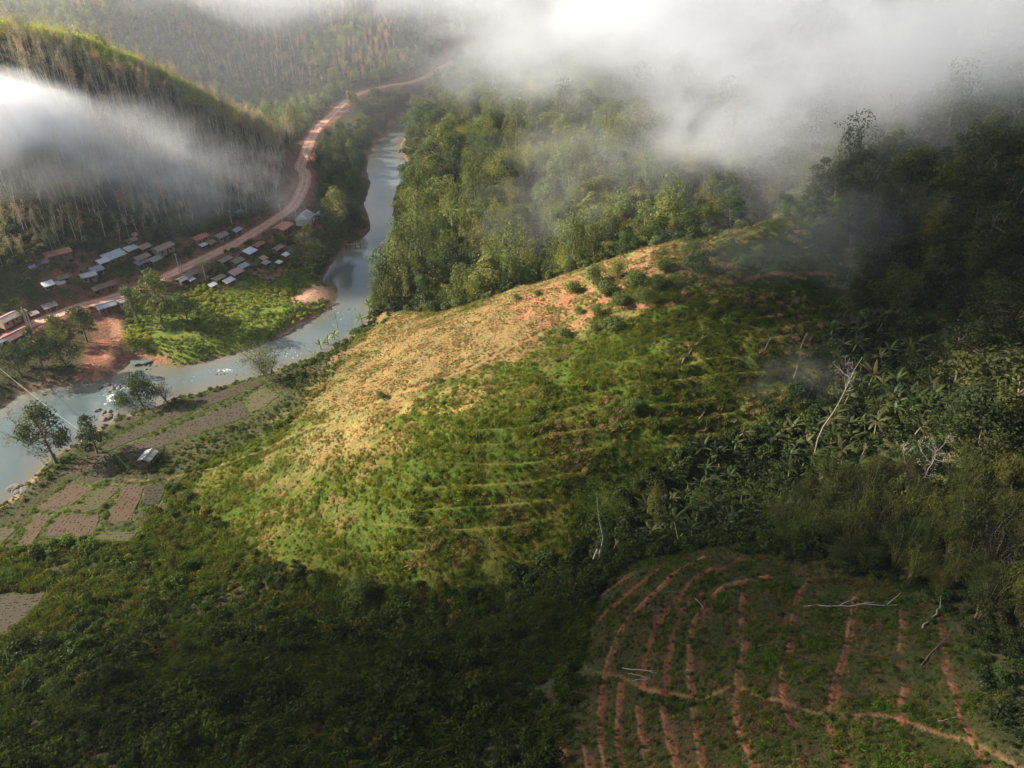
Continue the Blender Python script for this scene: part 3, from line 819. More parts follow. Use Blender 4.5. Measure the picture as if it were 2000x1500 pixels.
def weed(seed, r=.6, n=60, leaf=.2, h=.45):
    rg = np.random.default_rng(seed); A = Acc()
    d = dirs(n, rg, .5); p = d * (r, r, h) * rg.uniform(.4, 1.05, (n, 1)) * 1.0; p[:, 2] = np.abs(p[:, 2])
    A.add(*leaves(p, unit(d + rg.normal(size=(n, 3)) * .6 + (0, 0, .4)), leaf * rg.uniform(.6, 1.4, n), leaf * .5, rg), rg=rg)
    return A.mesh('weed_clump', [M_LEAF])
def join(a, b):
    """crown and trunk in one mesh, for the masses"""
    def arr(me):
        V = np.empty(len(me.vertices) * 3, np.float32); me.vertices.foreach_get('co', V)
        F = np.empty(len(me.loops), np.int32); me.loops.foreach_get('vertex_index', F)
        lv = np.empty(len(me.polygons), np.float32); me.attributes['lv'].data.foreach_get('value', lv)
        return V.reshape(-1, 3), F.reshape(-1, 4), lv
    V1, F1, l1 = arr(a); V2, F2, l2 = arr(b)
    me = np_mesh(a.name + '_whole', np.vstack([V1, V2]), np.vstack([F1, F2 + len(V1)]), False,
                 mat_idx=np.r_[np.zeros(len(F1)), np.ones(len(F2))], attrs={'lv': ('FACE', 'FLOAT', np.r_[l1, l2])})
    me.materials.append(a.materials[0]); me.materials.append(b.materials[0])
    return me
K_JUNGLE = [jungle(1), jungle(2, 15, 4.6, 17), jungle(3, 11, 4.2, 13), jungle(4, 14, 3.4, 12), jungle(5, 10, 5, 16, .48)]
K_COLUMN = [column(1), column(2, 15, 1.9), column(3, 10, 1.6)]
K_BAMBOO = [bamboo(1), bamboo(2, 12, 26), bamboo(3, 9.5, 20, spread=.5)]
K_BAMBARE = [bamboo(11, 8.5, 40, 120, .5, .27, .28, .022), bamboo(12, 7.5, 36, 130, .6, .25, .25, .022)]
K_BANANA = [banana(1), banana(2, 2.4, 6), banana(3, 3.6, 10), banana(4, 1.6, 5), banana(5, 3.0, 7), banana(6, 2.2, 8)]
K_RUBBER = [rubber(1), rubber(2, 12, 90), rubber(3, 10, 50), rubber(4, 11, 100, .4)]
K_SHRUB = [shrub(1), shrub(2, 1.1, 8, 60, .3), shrub(3, .9, 6, 70, .22, 1.0), shrub(4, 1.2, 9, 55, .3, .6)]
K_BUSH = [shrub(21, 2.0, 16, 130, .3, .85), shrub(22, 2.0, 18, 120, .26, 1.0, .6, .3)]
K_WEED = [weed(1), weed(2, .7, 70, .24, .55), weed(3, .5, 46, .17, .35), grass(4), grass(5, .8, 80, .8)]

# ------------------------------------------------------------------ masses: one object whose geometry nodes plant copies
def wrap(me):
    return bpy.data.objects.new('source_' + me.name, me)          # never linked to the scene
SRC = {}
def mass(name, protos, P, rot, scl, idx, tint, label, cat):
    n = len(P)
    if not n: return
    me = bpy.data.meshes.new(name)
    me.vertices.add(n); me.vertices.foreach_set('co', np.asarray(P, np.float32).ravel())
    a = me.attributes.new('rot', 'FLOAT_VECTOR', 'POINT'); a.data.foreach_set('vector', np.asarray(rot, np.float32).ravel())
    a = me.attributes.new('scl', 'FLOAT_VECTOR', 'POINT'); a.data.foreach_set('vector', np.asarray(scl, np.float32).ravel())
    a = me.attributes.new('idx', 'INT', 'POINT'); a.data.foreach_set('value', np.asarray(idx, np.int32))
    a = me.attributes.new('tint', 'FLOAT_COLOR', 'POINT'); a.data.foreach_set('color', np.c_[np.asarray(tint), np.ones(n)].astype(np.float32).ravel())
    o = link(name, me)
    g = bpy.data.node_groups.new('plant_' + name, 'GeometryNodeTree')
    g.interface.new_socket('Geometry', in_out='INPUT', socket_type='NodeSocketGeometry')
    g.interface.new_socket('Geometry', in_out='OUTPUT', socket_type='NodeSocketGeometry')
    gi = g.nodes.new('NodeGroupInput'); go = g.nodes.new('NodeGroupOutput'); jn = g.nodes.new('GeometryNodeJoinGeometry')
    def named(nm, dt):
        nd = g.nodes.new('GeometryNodeInputNamedAttribute'); nd.data_type = dt; nd.inputs['Name'].default_value = nm; return nd.outputs['Attribute']
    rv, sv, iv = named('rot', 'FLOAT_VECTOR'), named('scl', 'FLOAT_VECTOR'), named('idx', 'INT')
    for kx, pm in enumerate(protos):
        key = pm.name
        if key not in SRC: SRC[key] = wrap(pm)
        oi = g.nodes.new('GeometryNodeObjectInfo'); oi.inputs['Object'].default_value = SRC[key]; oi.inputs['As Instance'].default_value = True
        cp = g.nodes.new('FunctionNodeCompare'); cp.data_type = 'INT'; cp.operation = 'EQUAL'
        g.links.new(iv, cp.inputs[2]); cp.inputs[3].default_value = kx
        ip = g.nodes.new('GeometryNodeInstanceOnPoints')
        g.links.new(gi.outputs[0], ip.inputs['Points']); g.links.new(cp.outputs[0], ip.inputs['Selection'])
        g.links.new(oi.outputs['Geometry'], ip.inputs['Instance']); g.links.new(rv, ip.inputs['Rotation']); g.links.new(sv, ip.inputs['Scale'])
        g.links.new(ip.outputs[0], jn.inputs[0])
    g.links.new(jn.outputs[0], go.inputs[0])
    md = o.modifiers.new('plants', 'NODES'); md.node_group = g
    tag(o, label, cat, kind='stuff')
    return o

def jgrid(x0, x1, y0, y1, sp, rg):
    X, Y = np.meshgrid(np.arange(x0, x1, sp), np.arange(y0, y1, sp))
    return np.c_[X.ravel(), Y.ravel()] + rg.uniform(-.5, .5, (X.size, 2)) * sp * .95

def view(P, h, margin=120, cull=True):
    """in the frame (with a margin) and not wholly behind the land"""
    x, y = P[:, 0], P[:, 1]; z = sample(x, y)
    u, v = project(x, y, z); u2, v2 = project(x, y, z + h)
    ok = (np.minimum(u, u2) < 2000 + margin) & (np.maximum(u, u2) > -margin) & (v > -margin) & (v2 < 1500 + margin) & (y > 5)
    if cull:
        top = z + h; occ = np.zeros(len(x), bool)
        for t in np.linspace(.25, .985, 46):
            occ |= sample(x * t, y * t) > CAM_H + (top - CAM_H) * t + 1.0
        ok &= ~occ
    return ok

def in_frame(P, h):
    x, y = P[:, 0], P[:, 1]; z = sample(x, y)
    u, v = project(x, y, z + h * .5)
    return (u > 0) & (u < 2000) & (v > 0) & (v < 1500)

def pal(n, rg, cols, jit=.18):
    c = np.array(cols)[rg.integers(0, len(cols), n)]
    return np.clip(c * (1 + rg.normal(size=(n, 1)) * jit) * (1 + rg.normal(size=(n, 3)) * .05), .01, .9)

def single(name, kit, p, rz, s, tint, label, cat, group=None, tilt=(0, 0), names=None):
    """one plant as a thing with its parts"""
    o = empty(name, (p[0], p[1], p[2]), rz)
    o.rotation_euler = (tilt[0], tilt[1], rz)
    o.scale = s if hasattr(s, '__len__') else (s, s, s)
    tag(o, label, cat, group)
    nn = names or (kit[0].name.split('.')[0], kit[1].name.split('.')[0])
    for nm, me in zip(nn, kit):
        c = bpy.data.objects.new(nm, me); COL.objects.link(c); c.parent = o
        c['tint'] = tuple(float(v) for v in tint)
    return o

def plant(kind, kits, P, h, scl, tint, n_ind, label, cat, group, mass_name, mass_label, rg, rot_tilt=.05, idx=None):
    """the n_ind that show largest are things, the rest one mass"""
    n = len(P); z = sample(P[:, 0], P[:, 1]); P3 = np.c_[P[:, :2], z]
    rot = np.c_[rg.normal(size=(n, 2)) * rot_tilt, rg.uniform(0, 6.28, n)]
    if idx is None: idx = rg.integers(0, len(kits), n)
    dist = np.sqrt((P3[:, 0]) ** 2 + P3[:, 1] ** 2 + (P3[:, 2] - CAM_H) ** 2)
    score = scl.mean(1) / dist * np.where(in_frame(P, h), 1, 0)
    order = np.argsort(-score); ind = [i for i in order[:n_ind] if score[i] > 0]
    for i in ind:
        single(kind, kits[idx[i]], P3[i], rot[i, 2], tuple(scl[i]), tint[i], label, cat, group, tilt=rot[i, :2])
    rest = np.setdiff1d(np.arange(n), ind)
    if len(rest):
        if not hasattr(plant, 'cache'): plant.cache = {}
        ms = []
        for kk in kits:
            key = kk[0].name
            if key not in plant.cache: plant.cache[key] = join(*kk)
            ms.append(plant.cache[key])
        mass(mass_name, ms, P3[rest], rot[rest], scl[rest], idx[rest], tint[rest], mass_label, cat)
# ================================================================== where the plants stand
RB = [at_z(a, b, 0)[:2] for a, b in dens(RIGHT_BANK, 3)]
Z_R = in_poly(GX, GY, np.array([(60, 1000)] + RB + [(-560, 60), (-560, -200), (460, -200), (460, 1000)])).astype(float)
def ZW(w):
    w = np.array(w); d_, _ = seg_dist(GX, GY, w, True); return np.where(in_poly(GX, GY, w), d_, -d_)
def fz(F): return lambda P: sample(P[:, 0], P[:, 1], F)
right = fz(Z_R); hill = fz(Z_HILL); near = fz(Z_NEAR); riv = fz(sd_riv); road = fz(d_road); fld = fz(fnear); terr = fz(terr_near)
meadow = fz(Z_MEADOW); vill = fz(Z_VILL); bank = fz(Z_BANK); spit = fz(Z_SPIT)
_zs = [tuple(q + (3, 16)) for q in SPUR_CREST[:, :2]]
Z_SPUR = fz(ZW(_zs + [tuple(q[:2]) for q in cast(*zip(*[(570,322),(585,345),(560,385),(470,420),(400,440),(300,448),(200,470),(100,490),(-60,560)]))]))
F_SCRUB = Z([(-60,1085),(60,1075),(200,1062),(290,1050),(300,980),(340,950),(400,1020),(480,1080),(600,1125),(740,1160),(1000,1155),(1130,1120),(1150,1200),(1150,1300),(1110,1420),(1080,1540),(-60,1540)])
Z_SCRUB = fz(F_SCRUB)
F_GULLY = Z([(1020,1150),(1120,1090),(1200,1000),(1280,920),(1360,885),(1480,850),(1560,780),(1640,660),(1800,640),(1830,800),(1800,900),(1600,1000),(1560,1060),(1400,1080),(1260,1090),(1150,1170)])
Z_GULLY = fz(F_GULLY)
Z_BANAN = fz(Z([(1600,640),(1700,630),(1800,700),(1840,800),(1760,900),(1700,930),(1600,1010),(1400,1050),(1260,1080),(1240,1000),(1290,890),(1400,870),(1560,850),(1640,800)]))
Z_BAMB = fz(Z([(1500,1010),(1620,940),(1760,930),(2060,900),(2060,1240),(1960,1230),(1850,1190),(1700,1120),(1560,1115)]))
Z_MID = fz(Z([(560,860),(690,640),(560,735),(440,760),(340,800),(200,860),(60,940),(-60,1020),(-60,1085),(340,960),(430,900)]))
Z_FARR = fz(Z([(620,420),(600,250),(690,190),(800,168),(900,138),(900,170),(830,225),(760,262),(730,290),(716,330),(716,420),(690,470),(640,480)]))
Z_FARG = fz(Z([(-60,0),(220,-20),(240,120),(330,180),(460,225),(560,260),(640,205),(600,165),(520,190),(420,170),(350,100),(-60,-60)]))
BIG = dict(x0=-420, x1=330)

# ---- the forest right of the river
rg = np.random.default_rng(101)
P = jgrid(-80, 330, 100, 800, 6.0, rg)
far = P[:, 1] > 420
P = P[~far | (rg.random(len(P)) < .6)]
m = (right(P) > .5) & (hill(P) < -2.5) & (riv(P) > 4.5) & ((P[:, 0] > -45) | (P[:, 1] > 235)) & (near(P) < -14) & (Z_SCRUB(P) < -4) & ((Z_GULLY(P) < -3)) & (Z_BAMB(P) < -2) & (Z_MID(P) < -2)
P = P[m]; P = P[view(P, 14)]
u, v = project(P[:, 0], P[:, 1], sample(P[:, 0], P[:, 1]) + 8)
yg = np.exp(-(((u - 1080) / 190) ** 2 + ((v - 300) / 55) ** 2)) + np.exp(-(((u - 900) / 120) ** 2 + ((v - 400) / 80) ** 2)) * .8
u_ = rg.random(len(P)); isb = u_ < .10 + .5 * yg; isc = (~isb) & (u_ > .84 - .2 * ((v > 380) & (u < 1200)))
isj = ~isb & ~isc
DARKG = [(.06,.085,.025),(.085,.11,.03),(.11,.13,.036),(.045,.065,.025),(.13,.14,.04),(.07,.095,.03)]
edge = np.clip((hill(P) + 14) / 12, 0, 1) * (P[:, 0] > 20)
sj = rg.uniform(.65, 1.75, len(P)) * (1 - .45 * edge)
def S(n, base, rg, a=.12, q=(1, 1, 1)): return base[:, None] * (1 + rg.normal(size=(n, 3)) * a) * np.array(q)
forest_shade = lambda P: (np.where(P[:, 0] > 55, .55, 1.05) * np.where(P[:, 1] < 180, .85, 1))[:, None]  # darkens tints to the right and near, standing in for shade
plant('jungle_tree', K_JUNGLE, P[isj], 9, S(isj.sum(), sj[isj], rg, .12, (1.12, 1.12, .8)), pal(isj.sum(), rg, DARKG) * forest_shade(P[isj]), 300,
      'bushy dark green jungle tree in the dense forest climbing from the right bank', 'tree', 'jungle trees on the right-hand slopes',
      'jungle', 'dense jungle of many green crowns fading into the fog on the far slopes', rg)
plant('vine_tree', K_COLUMN, P[isc], 9, S(isc.sum(), sj[isc] * 1.05, rg), pal(isc.sum(), rg, [(.07,.095,.028),(.09,.11,.035),(.11,.125,.04)]) * forest_shade(P[isc]), 220,
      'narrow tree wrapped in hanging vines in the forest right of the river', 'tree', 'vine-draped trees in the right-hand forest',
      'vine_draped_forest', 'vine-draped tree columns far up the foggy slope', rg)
plant('bamboo_clump', K_BAMBOO, P[isb], 8, S(isb.sum(), sj[isb] * .95, rg), pal(isb.sum(), rg, [(.17,.18,.035),(.14,.16,.035),(.20,.19,.04)]) * forest_shade(P[isb]), 160,
      'arching yellow-green bamboo clump among the dark trees of the right-hand forest', 'bamboo', 'bamboo clumps in the right-hand forest',
      'bamboo_thicket', 'yellow-green bamboo far up the forested slope', rg)
# understorey of the forest
P = jgrid(-80, 330, 100, 520, 3.4, rg)
m = (right(P) > .5) & (hill(P) < -.5) & (riv(P) > 1.5) & (Z_MID(P) < -1) & ((P[:, 0] > -30) | (P[:, 1] > 225)) & (near(P) < -8) & (Z_SCRUB(P) < -2) & (Z_GULLY(P) < -1)
P = P[m]; P = P[view(P, 3)]; n = len(P)
sh_m = [join(*q) for q in K_SHRUB]
z = sample(P[:, 0], P[:, 1])
mass('undergrowth', sh_m, np.c_[P, z], np.c_[rg.normal(size=(n, 2)) * .1, rg.uniform(0, 6.28, n)], S(n, rg.uniform(1.4, 2.6, n), rg), rg.integers(0, 4, n), pal(n, rg, DARKG), 'low dark green undergrowth between the jungle trees', 'undergrowth')

# ---- bananas, shrubs and broken trees in the gully
P = jgrid(-20, 140, 80, 190, 2.2, rg)
m = (Z_BANAN(P) > 0) & (near(P) < -1) & (hill(P) < 1); P = P[m]; P = P[view(P, 4)]; n = len(P)
P = P[rg.random(n) < .25 + .75 * smooth(.4, .55, fbm(P[:, 0] / 7, P[:, 1] / 7, 151, 3))]; n = len(P)
ban = pal(n, rg, [(.04,.056,.014),(.03,.045,.011),(.055,.07,.018),(.075,.08,.028)]); ban[rg.random(n) < .02] = (.17, .13, .05)
plant('banana_plant', K_BANANA, P, 3, S(n, rg.uniform(.75, 1.35, n), rg, .05), ban, 300, 'wild banana plant with long arching leaves in the gully behind the near field', 'banana plant', 'wild bananas in the gully', 'banana_thicket', 'wild bananas in the gully', rg, rot_tilt=.22)
P = jgrid(-40, 200, 70, 260, 9, rg)
m = (hill(P) < 0) & (near(P) < -3) & (right(P) > .5) & (Z_BANAN(P) < 0) & (P[:, 0] > 70) & (P[:, 1] > 120); P = P[m]; P = P[view(P, 4)]; P = P[rg.random(len(P)) < .22]; n = len(P)
for i in range(min(n, 40)):
    pz = np.r_[P[i], sample(P[i, 0], P[i, 1])]
    single('banana_plant', K_BANANA[i % 4], pz, rg.uniform(0, 6), rg.uniform(.9, 1.4), (.15, .19, .06), 'stray wild banana plant poking out of the dark trees on the right', 'banana plant', 'stray bananas among the right-hand trees')
P = jgrid(-30, 160, 70, 200, 2.1, rg)
m = (Z_GULLY(P) > -3) & (near(P) < -1.2) & (hill(P) < 2); P = P[m]; P = P[view(P, 2)]; n = len(P); z = sample(P[:, 0], P[:, 1])
mass('gully_bushes', sh_m, np.c_[P, z], np.c_[rg.normal(size=(n, 2)) * .1, rg.uniform(0, 6.28, n)], S(n, rg.uniform(.7, 2.3, n), rg), rg.integers(0, 4, n), pal(n, rg, [(.022,.034,.008),(.034,.05,.011),(.045,.062,.014)]), 'tangled green bushes filling the gully below the hill', 'bushes')
# ---- bare-stemmed bamboo thicket on the right
P = jgrid(30, 160, 60, 150, 3.4, rg); m = (Z_BAMB(P) > -1) & (near(P) < -2); P = P[m]; P = P[view(P, 7)]; n = len(P)
plant('bamboo_thicket_clump', K_BAMBARE + K_BAMBOO[:2], P, 7, S(n, rg.uniform(.5, .95, n), rg, .12), pal(n, rg, [(.03,.04,.007),(.045,.052,.009),(.062,.066,.012),(.034,.046,.009)], .3), 150,
      'olive bamboo clump with bare leaning canes above the near field', 'bamboo', 'bamboo with bare canes above the near field', 'bamboo_canes', 'bamboo above the near field', rg)

# ---- scrub of the near slope, bottom left
P = jgrid(-150, 60, 25, 175, 1.75, rg)
m = (Z_SCRUB(P) > -1.5) & (near(P) < -1.0) & (fld(P) > 1.8) & (riv(P) > 1); P = P[m]; P = P[view(P, 2)]; n = len(P); z = sample(P[:, 0], P[:, 1])
sz = .45 + 1.5 * fbm(P[:, 0] / 7, P[:, 1] / 7, 61, 3) ** 1.6 * 1.6; dn = np.sqrt(P[:, 0] ** 2 + P[:, 1] ** 2 + (z - CAM_H) ** 2)
gp = smooth(.48, .58, fbm(P[:, 0] / 8, P[:, 1] / 8, 63, 3)); sz *= np.where(P[:, 1] > 95, .75, 1) * rg.uniform(.5, 1.5, n) * (1 - .55 * gp)
hue = fbm(P[:, 0] / 11, P[:, 1] / 11, 66, 3)[:, None]
tn = pal(n, rg, [(.05,.07,.018),(.065,.09,.02),(.08,.10,.024),(.045,.06,.018)]) * (.14 + .54 * hue); br = rg.random(n) < .05; tn[br] = (.07, .055, .015); tn *= (1 + .8 * smooth(85, 125, P[:, 1]))[:, None] * (1.15, 1.3, .5)  # shade of the low slope put into the tints, easing toward the hill
big = np.argsort(-(sz / dn) * in_frame(P, 1))[:300]
grp = 'shrubs of the near thicket'
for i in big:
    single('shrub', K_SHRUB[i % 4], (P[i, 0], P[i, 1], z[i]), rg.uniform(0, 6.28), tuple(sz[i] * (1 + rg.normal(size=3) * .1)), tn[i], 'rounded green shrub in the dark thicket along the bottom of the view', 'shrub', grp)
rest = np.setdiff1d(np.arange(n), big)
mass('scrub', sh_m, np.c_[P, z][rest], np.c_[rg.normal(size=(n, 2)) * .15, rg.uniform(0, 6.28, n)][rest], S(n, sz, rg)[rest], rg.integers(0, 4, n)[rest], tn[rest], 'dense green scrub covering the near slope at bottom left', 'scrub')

P = jgrid(-150, 60, 25, 175, .95, rg); P = P[(Z_SCRUB(P) > -1) & (near(P) < -.3) & (fld(P) > .8) & (riv(P) > 1) & (rg.random(len(P)) < .25 + .75 * smooth(.46, .56, fbm(P[:, 0] / 8, P[:, 1] / 8, 63, 3)))]; P = P[view(P, 1)]; n = len(P); z = sample(P[:, 0], P[:, 1])
mass('tall_grass', K_WEED, np.c_[P, z], np.c_[rg.normal(size=(n, 2)) * .12 + (.25, .2), rg.normal(size=n) * .6], S(n, rg.uniform(.9, 2.0, n), rg), rg.integers(3, 5, n), pal(n, rg, [(.038,.054,.005),(.055,.07,.006),(.028,.042,.004),(.048,.046,.007)]) * (1 + .7 * smooth(85, 125, P[:, 1]))[:, None], 'tall grass leaning between the shrubs of the near slope', 'grass')  # grass tints carry painted shade too, lighter toward the hill
P = jgrid(30, 150, 20, 115, 1.7, rg); P = P[(near(P) < -.4) & (near(P) > -45) & (Z_SCRUB(P) < 0) & (Z_GULLY(P) < 0)]; P = P[view(P, 1.5)]; n = len(P); z = sample(P[:, 0], P[:, 1])
mass('edge_bushes', sh_m, np.c_[P, z], np.c_[rg.normal(size=(n, 2)) * .15, rg.uniform(0, 6.28, n)], S(n, rg.uniform(.4, 1.3, n), rg), rg.integers(0, 4, n), pal(n, rg, [(.024,.036,.008),(.032,.045,.010),(.02,.03,.007)]), 'leafy bushes round the edge of the near field', 'bushes')
# stubble rows of the paddies
PP = []
for w, pl, kind in fields:
    e = w[5] - w[0]; a_ = math.atan2(e[1], e[0]) + (math.pi / 2 if kind == 2 else 0); c0 = w[:, :2].mean(0); rad_ = np.abs(w[:, :2] - c0).max() * 1.5
    uu, vv = np.meshgrid(np.arange(-rad_, rad_, .55), np.arange(-rad_, rad_, 1.0)); uu = uu + rg.uniform(-.2, .2, uu.shape); vv = vv + rg.uniform(-.12, .12, vv.shape)
    q = np.c_[c0[0] + uu.ravel() * math.cos(a_) - vv.ravel() * math.sin(a_), c0[1] + uu.ravel() * math.sin(a_) + vv.ravel() * math.cos(a_)]
    q = q[in_poly(q[:, 0], q[:, 1], w[:, :2])]; q = q[rg.random(len(q)) < .8]; zq = pl[0] * q[:, 0] + pl[1] * q[:, 1] + pl[2]
    PP.append(np.c_[q, zq, np.full(len(q), kind)])
PP = np.vstack(PP); n = len(PP); print('stubble', n)
cols = [[(.13,.095,.04),(.10,.08,.03)], [(.17,.125,.05),(.12,.11,.035)], [(.22,.145,.065),(.17,.11,.05)], [(.08,.06,.03),(.06,.05,.025)]]
tn = np.zeros((n, 3))
for kx in range(4):
    m = PP[:, 3] == kx; tn[m] = pal(m.sum(), rg, cols[kx])
mass('stubble', K_WEED, PP[:, :3], np.c_[rg.normal(size=(n, 2)) * .2, rg.uniform(0, 6.28, n)], S(n, rg.uniform(.2, .36, n), rg), rg.integers(2, 4, n), tn * .55, 'rows of cut stubble across the paddy fields', 'stubble')

# ---- weeds of the hill
P = jgrid(-90, 140, 85, 235, .62, rg)
hv = hill(P); tv = terr(P); dr = sample(P[:, 0], P[:, 1], dry); nb = fbm(P[:, 0] / 4, P[:, 1] / 4, 71, 3); na = fbm(P[:, 0] / 13, P[:, 1] / 13, 75, 3)
dp = np.min([seg_dist(P[:, 0], P[:, 1], w[:, :2])[0] for w in PW[:6]], 0)
prob = .8 * smooth(.3, .55, nb) + .42; prob *= 1 - .4 * dr
keep = (hv > -3) & (tv > .45) & (dp > .35) & (rg.random(len(P)) < prob); P = P[keep]
P = P[view(P, .8, 60)]; n = len(P); z = sample(P[:, 0], P[:, 1])
dr = sample(P[:, 0], P[:, 1], dry); nb = fbm(P[:, 0] / 4, P[:, 1] / 4, 71, 3); na = fbm(P[:, 0] / 13, P[:, 1] / 13, 75, 3); tv = terr(P)
sz = (.42 + .85 * nb ** 1.5) * rg.uniform(.6, 1.3, n) * (1 - .45 * dr) * (1 + .35 * np.exp(-((tv - 1.3) / .7) ** 2)); sz *= 1 + .2 * smooth(0, 60, P[:, 0]) * (1 - dr)
tn = pal(n, rg, [(.10,.13,.014),(.125,.15,.017),(.08,.115,.014),(.14,.15,.02)]) * (1 - .5 * smooth(5, 55, P[:, 0]))[:, None]  # tints darken toward the hill's right, shade put into the colour
td = pal(n, rg, [(.27,.19,.095),(.22,.17,.075),(.30,.20,.11),(.17,.145,.055),(.16,.17,.045)])
f = np.clip(dr * 1.1 + smooth(.55, .72, na) * .4 - .05, 0, 1); pick = rg.random(n) < f; tn[pick] = td[pick]
ix = rg.integers(0, 5, n); dryi = pick & (rg.random(n) < .7); ix[dryi] = rg.integers(3, 5, dryi.sum())
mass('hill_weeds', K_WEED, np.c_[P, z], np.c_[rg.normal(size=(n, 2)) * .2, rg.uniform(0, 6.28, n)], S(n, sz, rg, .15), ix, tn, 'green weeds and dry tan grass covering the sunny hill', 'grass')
print('hill weeds', n)
# larger shrubs on the hill's right side and between the terraces
P = jgrid(-60, 140, 95, 235, 2.6, rg); z = sample(P[:, 0], P[:, 1])
pr_ = .02 + .22 * smooth(15, 70, P[:, 0]) * smooth(.42, .6, fbm(P[:, 0] / 8, P[:, 1] / 8, 81, 3)) + .35 * smooth(3, -1, hill(P)) + .16 * (terr(P) < 2.2) * (terr(P) > 1.0)
pr_ *= 1 - .93 * sample(P[:, 0], P[:, 1], dry)
m = (hill(P) > -3) & (terr(P) > .9) & (rg.random(len(P)) < pr_); P = P[m]; P = P[view(P, 1.5, 40)]; n = len(P); z = sample(P[:, 0], P[:, 1])
sz = rg.uniform(.25, .7, n) * (1 + .3 * smooth(40, 80, P[:, 0]))
tn = pal(n, rg, [(.085,.12,.016),(.105,.135,.018),(.07,.10,.018)])
sc = np.argsort(-(sz / P[:, 1]) * in_frame(P, 1))[:300]
for i in sc:
    single('low_bush', K_SHRUB[i % 4], (P[i, 0], P[i, 1], z[i]), rg.uniform(0, 6.28), tuple(sz[i] * (1 + rg.normal(size=3) * .1)), tn[i], 'low leafy green bush growing along the terraces of the hill', 'bush', 'low bushes along the hill terraces')
rest = np.setdiff1d(np.arange(n), sc)
mass('hill_bushes', sh_m, np.c_[P, z][rest], np.c_[rg.normal(size=(n, 2)) * .1, rg.uniform(0, 6.28, n)][rest], S(n, sz, rg)[rest], rg.integers(0, 4, n)[rest], tn[rest], 'small green bushes scattered over the shaded side of the hill', 'bushes')

# ---- weeds of the near field
P = jgrid(0, 90, 20, 100, .42, rg)
dn_ = np.min([seg_dist(P[:, 0], P[:, 1], w[:, :2])[0] for w in NW + PW[6:]], 0)
nb = fbm(P[:, 0] / 3, P[:, 1] / 3, 91, 3)
keep = (near(P) > -2.5) & ((dn_ > .55) | (rg.random(len(P)) < .3)) & (rg.random(len(P)) < .4 + .8 * smooth(.35, .55, nb)); P = P[keep]; dn_ = dn_[keep]; P_ok = view(P, .6, 60); P = P[P_ok]; n = len(P); z = sample(P[:, 0], P[:, 1])
nb = fbm(P[:, 0] / 3, P[:, 1] / 3, 91, 3); na = fbm(P[:, 0] / 9, P[:, 1] / 9, 95, 3)
sz = (.2 + .6 * nb ** 1.5) * rg.uniform(.6, 1.4, n)
tn = pal(n, rg, [(.05,.078,.007),(.07,.098,.009),(.036,.056,.006)]); td = pal(n, rg, [(.12,.085,.035),(.10,.08,.03),(.14,.10,.05)]); pick = rg.random(n) < smooth(.5, .68, na) * .6 + .06; tn[pick] = td[pick]
mass('field_weeds', K_WEED, np.c_[P, z], np.c_[rg.normal(size=(n, 2)) * .2, rg.uniform(0, 6.28, n)], S(n, sz, rg, .15), rg.integers(0, 5, n), tn, 'low green weeds and straw between the red furrows of the near field', 'weeds')
P = jgrid(0, 90, 20, 100, 3.0, rg)
dn_ = np.min([seg_dist(P[:, 0], P[:, 1], w[:, :2])[0] for w in NW + PW[6:]], 0)
P = P[(near(P) > 0) & (dn_ > .9) & (rg.random(len(P)) < .42)]
for i, p in enumerate(P[in_frame(P, .5)][:150]):
    single('weed_bush', K_SHRUB[i % 4], (p[0], p[1], sample(*p)), rg.uniform(0, 6.28), rg.uniform(.25, .6), pal(1, rg, [(.055,.075,.02),(.07,.09,.025)])[0], 'small dark bush standing between the red furrows of the near field', 'bush', 'small dark bushes in the near field')

# ---- meadow and bank weeds
P = jgrid(-190, -40, 150, 330, 1.25, rg)
mv = meadow(P); keep = ((mv > -1) | ((vill(P) > -4) & (rg.random(len(P)) < .35)) | ((riv(P) < 9) & (riv(P) > 1.2) & (spit(P) < -1) & (rg.random(len(P)) < .3))) & (riv(P) > .8) & (road(P) > 4) & (fld(P) > .8) & (bank(P) < -1) & (spit(P) < 1)
keep &= ~((mv > 0) & (fbm(P[:, 0] / 9, P[:, 1] / 9, 111, 2) < .3)); P = P[keep]; P = P[view(P, 1.5, 60)]; n = len(P); z = sample(P[:, 0], P[:, 1])
mv = meadow(P); sz = np.where(mv > -1, rg.uniform(.3, .8, n) * (.4 + 1.1 * fbm(P[:, 0] / 8, P[:, 1] / 8, 113, 2)), rg.uniform(.35, .8, n))
tn = pal(n, rg, [(.15,.20,.03),(.18,.22,.035),(.12,.16,.03)]); tv_ = pal(n, rg, [(.07,.09,.03),(.09,.11,.035)]); q = mv < -1; tn[q] = tv_[q]
hm = fbm(P[:, 0] / 14, P[:, 1] / 14, 117, 2); yl = (mv > 0) & (hm > .55); tn[yl] = pal(yl.sum(), rg, [(.25,.28,.04),(.28,.28,.05)])
mass('meadow_plants', sh_m, np.c_[P, z], np.c_[rg.normal(size=(n, 2)) * .1, rg.uniform(0, 6.28, n)], S(n, sz, rg), rg.integers(0, 4, n), tn, 'lush bright green plants covering the flat river meadow', 'meadow')
